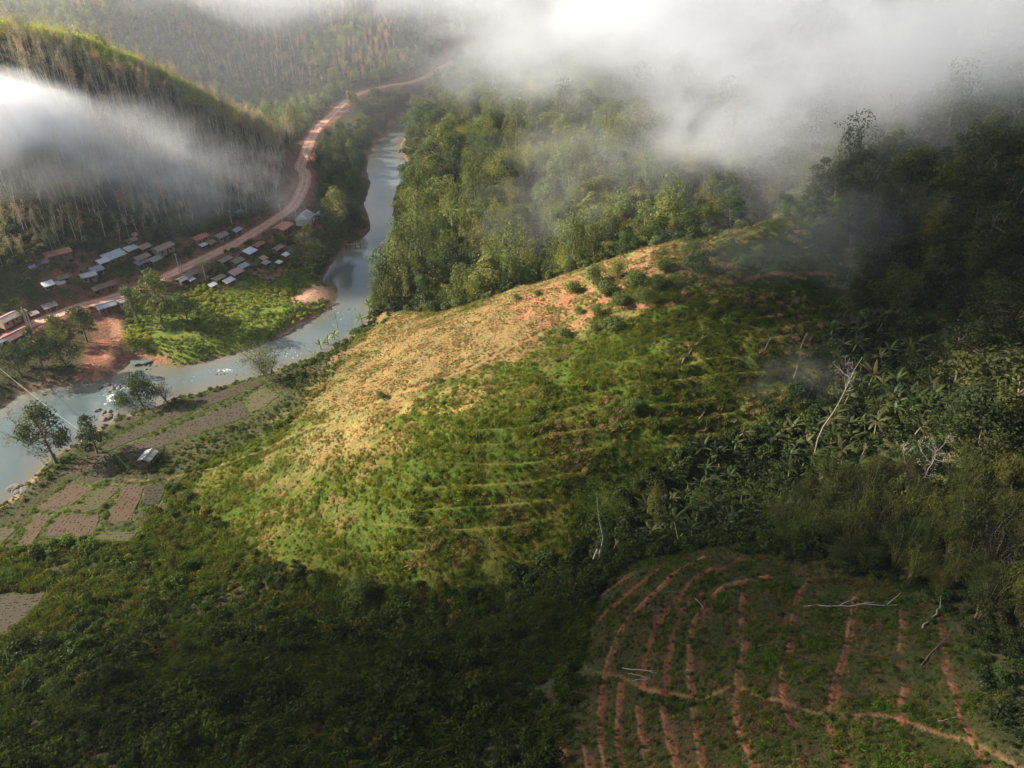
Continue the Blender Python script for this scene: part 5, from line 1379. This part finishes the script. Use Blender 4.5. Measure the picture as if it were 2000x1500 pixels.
tree1('dead_tree', bare(204, 6, (-.4, .1), .6, .4, 20, .12, 4, False), 1770,915,1,(.4,.36,.3),'small dead branch left of the fanned-out leafless tree')
tree1('dead_tree', bare(205, 21, (.03, 0), .3, .2, 150, .25, 8, False), 1700,345,1,(.3,.28,.24),'thin pale dead tree standing high in the foggy right-hand forest')
tree1('dead_tree', bare(206, 20, (.38, 0), .15, .15, 60, .24, 4, False), 1958,440,1,(.3,.28,.24),'white leaning trunk high at the right edge of the forest')
tree1('dead_tree', bare(207, 15, (.25, 0), .2, .15, 60, .2, 4, False), 1905,312,1,(.3,.28,.24),'left of two thin white trunks in the dark upper-right forest')
tree1('dead_tree', bare(208, 16, (.28, 0), .2, .15, 60, .2, 4, False), 1932,325,1,(.3,.28,.24),'right of two thin white trunks in the dark upper-right forest')
tree1('dead_tree', bare(209, 8, (.15, 0), .4, .25, 60, .12, 6, False), 1648,560,1,(.3,.28,.24),'small pale leaning snag where the terraces meet the right-hand forest')
tree1('dead_tree', bare(210, 12, (-.12, .02), .55, .22, 60, .16, 7, False), 664,652,1,(.2,.17,.13),'thin leafless tree bent over the river at the foot of the hill')
for i, (a, b, hh, lb) in enumerate([(1491,692,5,'lonely grey pole-like snag on the shaded upper hill'), (1563,680,4.5,'slanting grey snag to the right of the pole-like one on the upper hill'), (1547,742,4.5,'short reddish snag on the dark right flank of the hill'), (1197,1080,4,'short pale stump in the shade of the gully right of the twin pale trunks'), (1668,915,6,'short slanting dead stem between the bananas and the tall leaning tree')]):
    tree1('snag', bare(220 + i, hh, (.12 + .1 * (i > 3), 0), .2, .1, 20, .13, 2, False), a, b, 1, (.3, .25, .2), lb, 'dead tree')
# gully trees with leafy tops
def tall(seed, h, crown_h, r, mat_pale=True):
    rg = np.random.default_rng(seed); A = Acc(); T = Acc()
    P = wander((0, 0, -.5), (.08, 0, 1), h * .97, rg, 9, .07, .05); T.add(*tube(P, np.linspace(.3, .1, 10), 7))
    for i in range(16):
        u = rg.uniform(1 - crown_h, 1); k_ = min(int(u * 9), 8); c = P[k_] + (P[k_ + 1] - P[k_]) * rg.random() + np.r_[rg.normal(size=2) * r * .4, 0]
        A.add(*lump(c, (r * .42, r * .42, r * .5), 120, .34, rg, .2, .8), base=rg.uniform(0, .3), rg=rg)
    T.mat = M_WHITEB
    for i in range(3): A.add(*lump(P[4 - i % 2] + rg.normal(size=3) * (.4, .4, .6), (.8, .8, .8), 60, .3, rg, .1, .9), rg=rg)
    return A.mesh('crown', [M_LEAF]), T.mesh('trunk', [M_WHITEB], True)
M_WHITEB = simple_mat('white_bark', (.42, .39, .35), .9, .2)
tree1('gully_tree', tall(301, 20, .42, 3.6), 1166,1100,1,(.085,.13,.025),'tall tree with white trunk and dense dark crown at the lower end of the gully')
tree1('gully_tree', tall(302, 9, .25, 1.0), 1157,1102,1,(.10,.12,.035),'shorter pale-trunked tree close beside the tall white trunk in the gully')
tree1('vine_column', K_COLUMN[0], 1277,1036,(.62,.62,.95),(.13,.14,.035),'slim olive vine-wrapped trunk among the bananas, right of the tall white trunk')
tree1('vine_column', K_COLUMN[2], 1362,1012,(.8,.8,.75),(.09,.12,.03),'stout vine-covered stump right of the slim olive vine-wrapped trunk')
# riverside and village trees
sp = [(110,905,'K_JUNGLE',1,.95,(.06,.075,.04),'large dark spreading tree at the river edge beyond the lower paddies'),
 (60,870,'open',0,.8,(.10,.12,.06),'airy grey-green tree leaning over the river at far left'),
 (190,885,'K_JUNGLE',3,.7,(.055,.075,.035),'dark tree on the river bank between the airy tree and the paddies'),
 (285,800,'K_JUNGLE',2,.85,(.05,.07,.035),'dense dark tree on the near bank beside the rapids'),
 (330,788,'open',1,.75,(.11,.10,.06),'thin-crowned brownish tree right of the dense one by the rapids'),
 (245,800,'K_JUNGLE',4,.5,(.06,.075,.035),'low dark tree left of the dense one by the rapids'),
 (525,742,'open',2,1.0,(.13,.15,.07),'wispy pale green tree on the near bank in front of the river riffles'),
 (320,640,'K_JUNGLE',1,1.05,(.10,.12,.045),'very broad tree beside the road at the left end of the meadow'),
 (270,628,'K_JUNGLE',0,.8,(.075,.095,.04),'dark tree crowding the left side of the very broad roadside tree'),
 (365,625,'K_JUNGLE',4,.75,(.075,.095,.035),'shadowy tree on the right side of the very broad roadside tree'),
 (130,715,'K_JUNGLE',2,.85,(.075,.09,.035),'tall dark tree between the road and the river at left'),
 (170,668,'K_JUNGLE',0,.75,(.085,.10,.035),'dark tree on the road side of the bare red bank'),
 (85,720,'K_JUNGLE',3,.8,(.06,.08,.035),'dark riverside tree left of the tall one, below the maroon roof'),
 (40,735,'K_JUNGLE',4,.85,(.055,.075,.03),'broad dark tree at the left edge below the road'),
 (120,672,'K_JUNGLE',1,.55,(.10,.12,.04),'small green tree by the road above the tall dark tree'),
 (614,540,'K_JUNGLE',3,1.05,(.16,.17,.08),'tall grey-green tree at the right end of the village, its crown lit'),
 (592,525,'K_JUNGLE',3,.75,(.13,.14,.06),'grey-green tree leaning on the left of the tall one at the village end'),
 (640,520,'K_JUNGLE',0,.55,(.08,.10,.045),'dark tree by the water right of the tall grey-green tree'),
 (662,452,'K_JUNGLE',1,.95,(.17,.18,.07),'big rounded olive tree above the gravel point of the river'),
 (690,440,'K_JUNGLE',4,.75,(.06,.085,.045),'dark tree overhanging the water beside the big rounded olive tree'),
 (640,398,'K_JUNGLE',2,.6,(.09,.11,.05),'bushy tree behind the grey-roofed houses near the river'),
 (578,270,'K_JUNGLE',1,.9,(.18,.19,.045),'big yellow-green tree in the side valley left of the road'),
 (535,275,'K_COLUMN',1,.8,(.11,.15,.06),'blue-green leafy tree left of the big yellow-green one'),
 (510,260,'K_JUNGLE',0,.6,(.16,.18,.05),'small yellow-green tree at the crest near the side valley'),
 (612,255,'K_JUNGLE',3,.7,(.10,.12,.05),'dark tree right of the big yellow-green one, near the road'),
 (690,215,'K_JUNGLE',2,.8,(.12,.14,.05),'shaggy tree hiding the road where it bends to the distance'),
 (545,478,'K_JUNGLE',4,.4,(.10,.14,.035),'round garden tree below the orange-red roof'),
 (553,470,'K_BUSH',0,.9,(.22,.26,.03),'bright lime-green bush beside the orange-red roof'),
 (490,478,'K_BUSH',1,.95,(.06,.08,.035),'dark round bush on the edge of the road above the village gardens'),
 (436,532,'K_JUNGLE',4,.36,(.17,.20,.06),'round bright green tree right of the coconut palm'),
 (520,500,'K_BUSH',0,1.0,(.13,.14,.06),'olive bush right of the pale blue-white roof'),
 (475,505,'K_BUSH',1,.8,(.07,.09,.04),'dark bush left of the pale blue-white roof'),
 (455,490,'K_BUSH',0,.6,(.09,.10,.04),'small bush on the verge above the thatched hut'),
 (442,494,'K_BUSH',1,.6,(.09,.10,.04),'small bush on the verge left of the one above the thatched hut')]
def open_tree(seed, h=9):
    rg = np.random.default_rng(seed); A = Acc(); T = Acc()
    for s in range(3 if seed != 402 else 7):
        a = rg.uniform(0, 6.28); p = wander((0, 0, -.5), (np.cos(a) * .55, np.sin(a) * .4, 1), h * .8, rg, 6, .13, .02); T.add(*tube(p, np.linspace(.18, .05, 7), 5))
        for i in range(7):
            q = wander(p[rg.integers(2, 7)], (rg.normal(), rg.normal(), .6), h * .35, rg, 4, .25); T.add(*tube(q, np.linspace(.06, .015, 5), 4))
            c = np.repeat(q[2:], 22, 0) + rg.normal(size=(66, 3)) * (.6, .6, .4); A.add(*leaves(c, unit(rg.normal(size=c.shape) + (0, 0, .7)), .3, .16, rg), rg=rg)
    return A.mesh('crown', [M_LEAF]), T.mesh('trunk', [M_BARK], True)
OPEN = [open_tree(400), open_tree(401, 8), open_tree(402, 8.5)]
for i, (a, b, kk, j, s, tn_, lb) in enumerate(sp):
    kit = OPEN[j] if kk == 'open' else globals()[kk][j]
    s = s * (1.0 if kk == 'K_BUSH' else 1.25 if s < .42 else 1.5)
    if (a, b) == (614, 540): s = (1.9, 1.9, 1.75)
    tree1('bush' if kk == 'K_BUSH' else 'riverbank_tree' if b > 640 else 'village_tree', kit, a, b, s, tn_, lb, 'bush' if kk == 'K_BUSH' else 'tree', rz=i * 1.7)
hs = np.array(HOUSE_SPOTS); rg = np.random.default_rng(910)
for i, p in enumerate(GARDEN):
    if (np.hypot(hs[:, 0] - p[0], hs[:, 1] - p[1]) < hs[:, 2] + 1.2).any(): continue
    q = (p[0], p[1], float(sample(*p)))
    if i % 3 == 0: single('garden_tree', K_JUNGLE[i % 5], q, i, rg.uniform(.25, .45), pal(1, rg, [(.09,.11,.035),(.12,.14,.04)])[0], 'small leafy tree growing in the yards between the village houses', 'tree', 'small trees between the village houses')
    else: single('garden_bush', K_SHRUB[i % 4], q, i, rg.uniform(.9, 1.7), pal(1, rg, [(.08,.10,.035),(.11,.13,.04),(.06,.08,.03)])[0], 'low green bush growing in the yards between the village houses', 'bush', 'bushes between the village houses')
# palms
def palm(seed, h=7):
    rg = np.random.default_rng(seed); A = Acc(); T = Acc(); P = wander((0, 0, -.3), (.05, 0, 1), h, rg, 6, .04); T.add(*tube(P, np.linspace(.2, .13, 7), 7))
    for i in range(18):
        a = i * 2.4; b = np.array([np.cos(a), np.sin(a), 0.]); s = np.array([-np.sin(a), np.cos(a), 0.]); t = np.linspace(0, 1, 8); el = rg.uniform(-.1, 1.2); ang = el - t * 1.5
        p = P[-1] + np.cumsum(np.r_[[[0, 0, 0]], (b[None] * np.cos(ang[:-1])[:, None] + np.array([0, 0, 1.])[None] * np.sin(ang[:-1])[:, None]) * 3.2 / 7], 0)
        for j in range(1, 8):
            for sg in (-1, 1):
                for q in (0, .5):
                    c = p[j] * (1 - q) + p[j - 1] * q; L_ = 1.0 * (1 - .5 * abs(t[j] - .4)); e_ = c + s * sg * L_ * .75 + b * .35 - (0, 0, .35)
                    w_ = b * .1; A.add(np.array([c - w_ * .5, c + w_, e_, e_ - w_ * .3]), np.array([(0, 1, 2, 3)]), base=.3)
    return A.mesh('fronds', [M_LEAF]), T.mesh('trunk', [M_GREYB], True)
KP = palm(1)
tree1('coconut_palm', KP, 402,548,1,(.22,.24,.09),'tall coconut palm standing beside the road in the middle of the village','palm')
tree1('coconut_palm', KP, 50,632,.6,(.13,.16,.06),'short palm above the road near the house on stilts at left','palm')
# banana clumps of the village and along the foot of the hill
for i, (a, b, s, lb) in enumerate([(628,690,1.2,'banana plant at the foot of the hill by the river, lowest of the row'),(642,680,1.3,'second banana plant of the row at the foot of the hill'),(655,672,1.1,'third banana plant of the row at the foot of the hill'),(614,700,1.0,'small banana plant left of the row at the foot of the hill'),
   (708,640,1.3,'banana plant where the hill meets the river bend'),(738,598,1.5,'tall banana plant on the river side of the hill top'),(722,615,1.2,'banana plant beside the tall one on the river side of the hill'),(575,508,1.2,'banana plant in the village garden at the top of the meadow'),(580,518,1.0,'small banana plant below the one in the village garden'),
   (590,935,1.0,None)][:9]):
    tree1('banana_plant', K_BANANA[i % 4], a, b, s, (.14, .18, .055), lb, 'banana plant', rz=i)
# river-side bushes along the hill's foot
i = 0
rg = np.random.default_rng(500)
for q in dens([(560,755),(590,735),(620,705),(655,680),(690,655),(712,635),(725,612),(745,592),(780,580),(830,572)], 5):
    for j in range(1):
        a, b = q + rg.normal(size=2) * (6, 4)
        tree1('bank_bush', K_SHRUB[i % 4], a, b, rg.uniform(.9, 1.6), pal(1, rg, [(.08,.105,.03),(.10,.13,.035),(.06,.08,.025)])[0], 'leafy bush in the green fringe between the hill and the river', 'bush', rz=i, group='bushes along the foot of the hill'); i += 1
# the large vine columns at the river corner of the forest
for i, (a, b, s, lb) in enumerate([(738,612,.85,'leftmost vine-draped tree on the river corner, bent like a hook'),(765,600,.95,'second vine-draped column at the river corner of the forest'),(800,560,1.15,'tall vine-draped column at the water edge above the river corner'),(812,520,1.1,'vine-draped column standing behind the tall one at the water edge'),(850,560,1.2,'broad vine-draped column in the shade above the hill shoulder'),(905,545,1.0,'slender vine-draped column right of the broad one above the hill shoulder'),(955,500,1.15,'lit vine-draped column in the middle of the dark gully forest'),(925,420,1.1,'vine-draped column with a sunlit top at the forest middle')]):
    tree1('vine_column', K_COLUMN[i % 3], a, b, s, (.085 + .01 * (i % 3), .11, .032), lb, 'tree', rz=i * 2.1)
# bushes on the hill
BUS = [(1120,560,34,'rounded bush standing alone on the bare crest, leftmost of the crest bushes'),(1160,538,60,'large bush on the crest beside the red paths'),(1183,562,46,'bush just below the large crest bush, in the fork of the red paths'),(1205,526,50,'yellow-green bush right of the large crest bush'),(1245,545,50,'greyish bush in the middle of the crest group'),(1282,550,46,'bush at the right of the greyish crest bush'),(1356,512,60,'biggest bush of the upper crest, in the haze'),(1354,486,48,'bush right behind the biggest upper crest bush'),(1300,518,40,'bush between the greyish one and the upper crest'),(1262,580,52,'wide bush under the greyish crest bush'),(1212,584,40,'bush at the end of the second terrace'),(1166,608,40,'bush beside the diagonal path below the fork'),(1196,632,50,'dark bush on the terrace bend'),(1160,640,34,'small bush touching the terrace bend'),(1050,571,18,'tiny round bush on the bare dry slope'),(1008,580,20,'small bush left of the tiny round one on the dry slope'),(1102,648,30,'lone bush beside the path above the sunlit grass'),(1190,490,26,'bush poking over the top edge of the hill'),(1236,790,42,'dense bush on the terraces in mid slope'),(1130,606,26,'small bush on the left of the diagonal path'),(860,742,16,'small green bush just above the long pale footpath'),(745,770,26,'bush on the upper side of the long footpath'),(365,965,26,'dark bush on the flat at the foot of the hill'),(700,1150,70,'large mound of bush at the bottom of the hill'),(830,930,20,'small dark bush on the lower lit slope'),(1000,1165,40,'dark bush where the hill meets the gully floor')]
for i, (a, b, dpx, lb) in enumerate(BUS):
    p = at(a, b + dpx * .28); dist = float(np.linalg.norm(p - (0, 0, CAM_H))); r = dpx / 2 * dist / FPX
    single('hill_bush', K_BUSH[i % 2], p, i * 1.3, r / 2.1, (.095, .125, .035) if i != 3 else (.15, .17, .035), lb, 'bush')

# ------------------------------------------------------------------ logs
def log(px0, py0, px1, py1, r0, r1, label, mat=None, stubs=0, name='fallen_log', lift=.25, seed=0):
    a = cast([px0], [py0], H)[0]; b = cast([px1], [py1], H)[0]; rg = np.random.default_rng(600 + seed)
    n = 9; t = np.linspace(0, 1, n)[:, None]; P = a * (1 - t) + b * t; P[:, :2] += rg.normal(size=(n, 2)) * .012 * np.linalg.norm(b - a)
    P[:, 2] = np.maximum(P[:, 2], sample(P[:, 0], P[:, 1])) + r0 * .6 + lift * rg.uniform(.1, 1, n) * .5
    o = empty(name, tuple(a)); tag(o, label, 'log')
    V, F = tube(P - a, np.linspace(r0, r1, n) * .7, 7); link('trunk', np_mesh('trunk', V, F, True), o, [mat or M_PALE])
    for i in range(stubs):
        q = P[rg.integers(3, 8)] - a; w = wander(q, unit(b - a) + rg.normal(size=3) * .7 + (0, 0, .3), np.linalg.norm(b - a) * rg.uniform(.12, .25), rg, 4, .15)
        V, F = tube(w, np.linspace(r1, .02, 5), 5); link('branch', np_mesh('branch', V, F, True), o, [mat or M_PALE])
log(1568,1187,1752,1182,.16,.07,'long pale log lying across the top of the near field',stubs=3,seed=1)
log(1800,1230,1846,1176,.17,.08,'slanting log at the top right corner of the near field',stubs=2,seed=2)
log(1213,1305,1286,1316,.09,.04,'white stick on the left of the near field, topmost of three',stubs=1,seed=3)
log(1228,1317,1272,1325,.07,.03,'white stick on the left of the near field, middle of three',seed=4)
log(1235,1331,1272,1326,.07,.03,'white stick on the left of the near field, lowest of three',seed=5)
log(1462,1269,1522,1252,.06,.03,'thin grey stick in the middle of the near field',M_BARK,seed=6)
log(1358,1170,1373,1188,.15,.1,'short dark stump log between the furrows of the near field',M_BARK,seed=7)
log(1660,1114,1745,1124,.06,.03,'pale fallen cane below the bare bamboo',stubs=1,seed=8)
log(1553,1040,1596,1074,.07,.03,'slanting pale cane at the left end of the bamboo',seed=9)
log(1302,1156,1330,1160,.05,.03,'curved grey branch between the upper left furrows',M_BARK,1,seed=10)
log(1427,1372,1500,1372,.035,.02,'very thin pale stick just below the footpath crossing',seed=11)
log(1330,712,1374,657,.24,.12,'thick grey trunk fallen down the shaded hill between terraces',M_BARK,2,seed=12)
log(1363,824,1388,790,.26,.14,'dark fallen trunk on the lower terraces of the hill',M_BARK,1,seed=13)
log(1800,1300,1850,1245,.09,.04,'grey stick along the right-hand furrow of the near field',M_BARK,seed=14)
log(1833,1410,1870,1402,.08,.04,'short stick beside the path at the lower right',M_BARK,seed=15)
log(606,559,622,569,.13,.08,'white driftwood trunk on the pink gravel spit',seed=16)
log(645,602,668,592,.14,.06,'dark driftwood snag reaching from the gravel spit over the water',M_BARK,1,seed=17)
# ------------------------------------------------------------------ rocks
def rock(seed):
    rg = np.random.default_rng(seed); import bmesh
    bm = bmesh.new(); bmesh.ops.create_icosphere(bm, subdivisions=3, radius=1)
    s = rg.uniform(.6, 1.2, 3)
    for v in bm.verts:
        c = v.co; k = 1 + .45 * (vnoise(c.x * 1.5 + 7 * seed, c.y * 1.5 + c.z, seed) - .5) + .2 * (vnoise(c.x * 4, c.z * 4 + c.y * 3, seed + 1) - .5)
        v.co = Vector((c.x * k * s[0], c.y * k * s[1], c.z * k * .55))
    me = bpy.data.meshes.new('rock'); bm.to_mesh(me); bm.free(); me.materials.append(M_ROCK); return me
M_ROCK = simple_mat('river_rock', (.13, .11, .095), .9, .35, 1.5, bump=.5)
RK = [rock(i) for i in range(4)]
rg = np.random.default_rng(700)
def rocks(cx, cy, sx, sy, n, s0, s1, label, group):
    for i in range(n):
        x, y, z = at_z(cx + rg.normal() * sx, cy + rg.normal() * sy, .0)
        z = max(float(sample(x, y)), 0) 
        o = bpy.data.objects.new('rock', RK[i % 4]); COL.objects.link(o); s = rg.uniform(s0, s1)
        o.location = (x, y, z); o.scale = (s, s * rg.uniform(.6, 1.2), s * .8); o.rotation_euler = (0, 0, rg.uniform(0, 6)); tag(o, label, 'rock', group)
rocks(220,760,16,8,14,.4,1.1,'dark rock with water breaking round it in the rapids','rocks in the rapids')
rocks(220,812,14,6,9,.6,1.6,'brown boulder on the near bank just below the rapids','boulders below the rapids')
rocks(440,728,24,5,9,.25,.6,'small rock in the riffle in front of the meadow','rocks in the riffle')
rocks(35,955,10,6,7,.8,2.0,'dark flat boulder at the water edge at far left','boulders at far left')
rocks(300,715,14,4,8,.3,.8,'small red-brown rock beside the puddle','rocks beside the puddle')
rocks(610,598,22,7,12,.2,.5,'small pale rock on the gravel spit','rocks on the gravel spit')
rocks(683,604,6,3,3,.2,.45,'small rock in the shallows off the gravel spit','rocks off the gravel spit')
# little boat-like things tied under the trees are left in shadow
# ================================================================== haze and fog
me = bpy.data.meshes.new('haze')
x0, x1, y0, y1, z0, z1 = -600, 500, -230, 1040, -4.0, 300.0
me.from_pydata([(x0,y0,z0),(x1,y0,z0),(x1,y1,z0),(x0,y1,z0),(x0,y0,z1),(x1,y0,z1),(x1,y1,z1),(x0,y1,z1)], [], [(0,3,2,1),(4,5,6,7),(0,1,5,4),(1,2,6,5),(2,3,7,6),(3,0,4,7)])
me.update()
HAZE = .00009
k = N('haze'); k.t.nodes.remove(k.b)
pv = k.n('VolumePrincipled'); pv.inputs['Color'].default_value = (.80, .90, 1, 1); pv.inputs['Density'].default_value = HAZE; pv.inputs['Anisotropy'].default_value = .45
k.l(pv.outputs[0], k.out.inputs['Volume'])
k.m.cycles.homogeneous_volume = True
tag(link('haze', me, mats=[k.m]), 'thin blue morning haze filling the valley', 'haze', kind='stuff')

def fog_mat(D, scale, thr, seed, soft=.25, col=(.94, .96, 1.0), stretch=(1, 1, 1.6), an=.35):
    k = N('fog'); k.t.nodes.remove(k.b)
    tc = k.n('TexCoord'); geo = k.n('NewGeometry')
    r = k.n('VectorMath', operation='LENGTH', i_0=tc.outputs['Object']).outputs['Value']
    mp = k.n('Mapping', i_0=geo.outputs['Position']); mp.inputs['Location'].default_value = (seed * 13.7, seed * 7.1, seed * 3.3); mp.inputs['Scale'].default_value = stretch
    nz = k.noise(scale, 5, .6, mp.outputs[0], .6)
    fall = k.n('MapRange', interpolation_type='SMOOTHSTEP', i_Value=r, i_1=1.0, i_2=.15).outputs[0]
    a = k.math('ADD', k.math('MULTIPLY', k.math('SUBTRACT', nz, .5), 3.3), fall)
    b = k.n('MapRange', interpolation_type='SMOOTHSTEP', i_Value=a, i_1=thr, i_2=thr + soft).outputs[0]
    d = k.math('MULTIPLY', k.math('MULTIPLY', b, fall), D)
    pv = k.n('VolumePrincipled'); pv.inputs['Color'].default_value = (*col, 1); pv.inputs['Anisotropy'].default_value = an
    k.l(d, pv.inputs['Density']); k.l(pv.outputs[0], k.out.inputs['Volume'])
    return k.m
import bmesh
bm = bmesh.new(); bmesh.ops.create_icosphere(bm, subdivisions=3, radius=1.0); FOGM = bpy.data.meshes.new('fog_bank'); bm.to_mesh(FOGM); bm.free()
def fog(px, py, ydist, rad, D, thr=.34, scale=.02, seed=1, label='', soft=.25, rz=0.0, tilt=0.0, name='fog_bank', world=None, an=.35):
    dx, dyy, dz = ray(px, py); t = ydist / dyy
    loc = world or (float(dx * t), float(ydist), float(CAM_H + dz * t))
    me = FOGM.copy(); me.name = name
    o = link(name, me, None, [fog_mat(D, scale, thr, seed, soft, an=an)]); o.location = loc; o.scale = rad; o.rotation_euler = (0, tilt, rz)
    tag(o, label, 'fog', kind='stuff')
    return o
fog(0,0,1,(330,250,120),.0020,-1.0,.01,31,'blue morning mist lying in the valley beyond the village',world=(-190,540,40),soft=.5,an=.5)
fog(-10,232,290,(58,36,33),.11,.2,.024,1,'bright white fog bank drifting over the left-hand slope',tilt=.34,soft=.8)
fog(250,310,285,(92,32,30),.021,.08,.035,2,'thin warm mist trailing right from the bright fog bank',tilt=.28,soft=.8)
fog(60,350,260,(60,20,14),.006,.2,.035,12,'thin mist low over the plantation at left',soft=.7)
fog(600,-40,520,(300,80,40),.015,.28,.015,3,'pale fog lying along the top of the far mountain',soft=.8)
fog(1400,-10,335,(185,95,66),.023,.16,.026,4,'large white fog bank hiding the top of the right-hand forest',soft=.9)
fog(1110,80,375,(120,60,50),.014,.16,.03,5,'bright fog edge over the forest beyond the river bend',soft=.9)
fog(1440,240,275,(60,32,38),.028,.18,.038,6,'grey tongue of fog hanging before the forest above the hill',soft=.9)
fog(1230,300,300,(90,30,32),.009,.18,.04,7,'thin grey mist before the forest above the hill',soft=.9)
fog(1860,30,225,(100,55,46),.024,.16,.03,8,'dull grey fog over the upper right-hand slope',soft=.9)
fog(1070,430,270,(46,16,34),.008,.2,.05,9,'wisp of mist in the dark gully behind the hill crest',soft=.8)
fog(1580,500,185,(58,22,36),.010,.15,.045,10,'thin veil of mist over the right end of the hill',soft=.9)
fog(1560,780,140,(26,10,20),.014,.2,.08,11,'faint wisp of mist by the tall leaning dead tree',soft=.9)
fog(1700,190,245,(130,60,60),.011,-.05,.022,14,'broad thin fog thinning down over the right-hand forest',soft=.9)
fog(0,0,1,(75,72,80),.026,.0,.016,21,'unseen cloud added left of the valley to shade the near slopes',world=(-165,98,132))  # added cloud out of view toward the sun, darkens the foreground
fog(0,0,1,(88,62,54),.055,.0,.016,22,'unseen cloud added above the valley to shade the right-hand slope',world=(-160,205,200))  # added cloud outside the frame, darkens the right end of the hill
fog(0,0,1,(80,70,42),.020,.0,.016,24,'unseen high cloud added to shade the upper right-hand forest',world=(-142,315,246))  # added cloud above the frame, keeps sun off the upper right
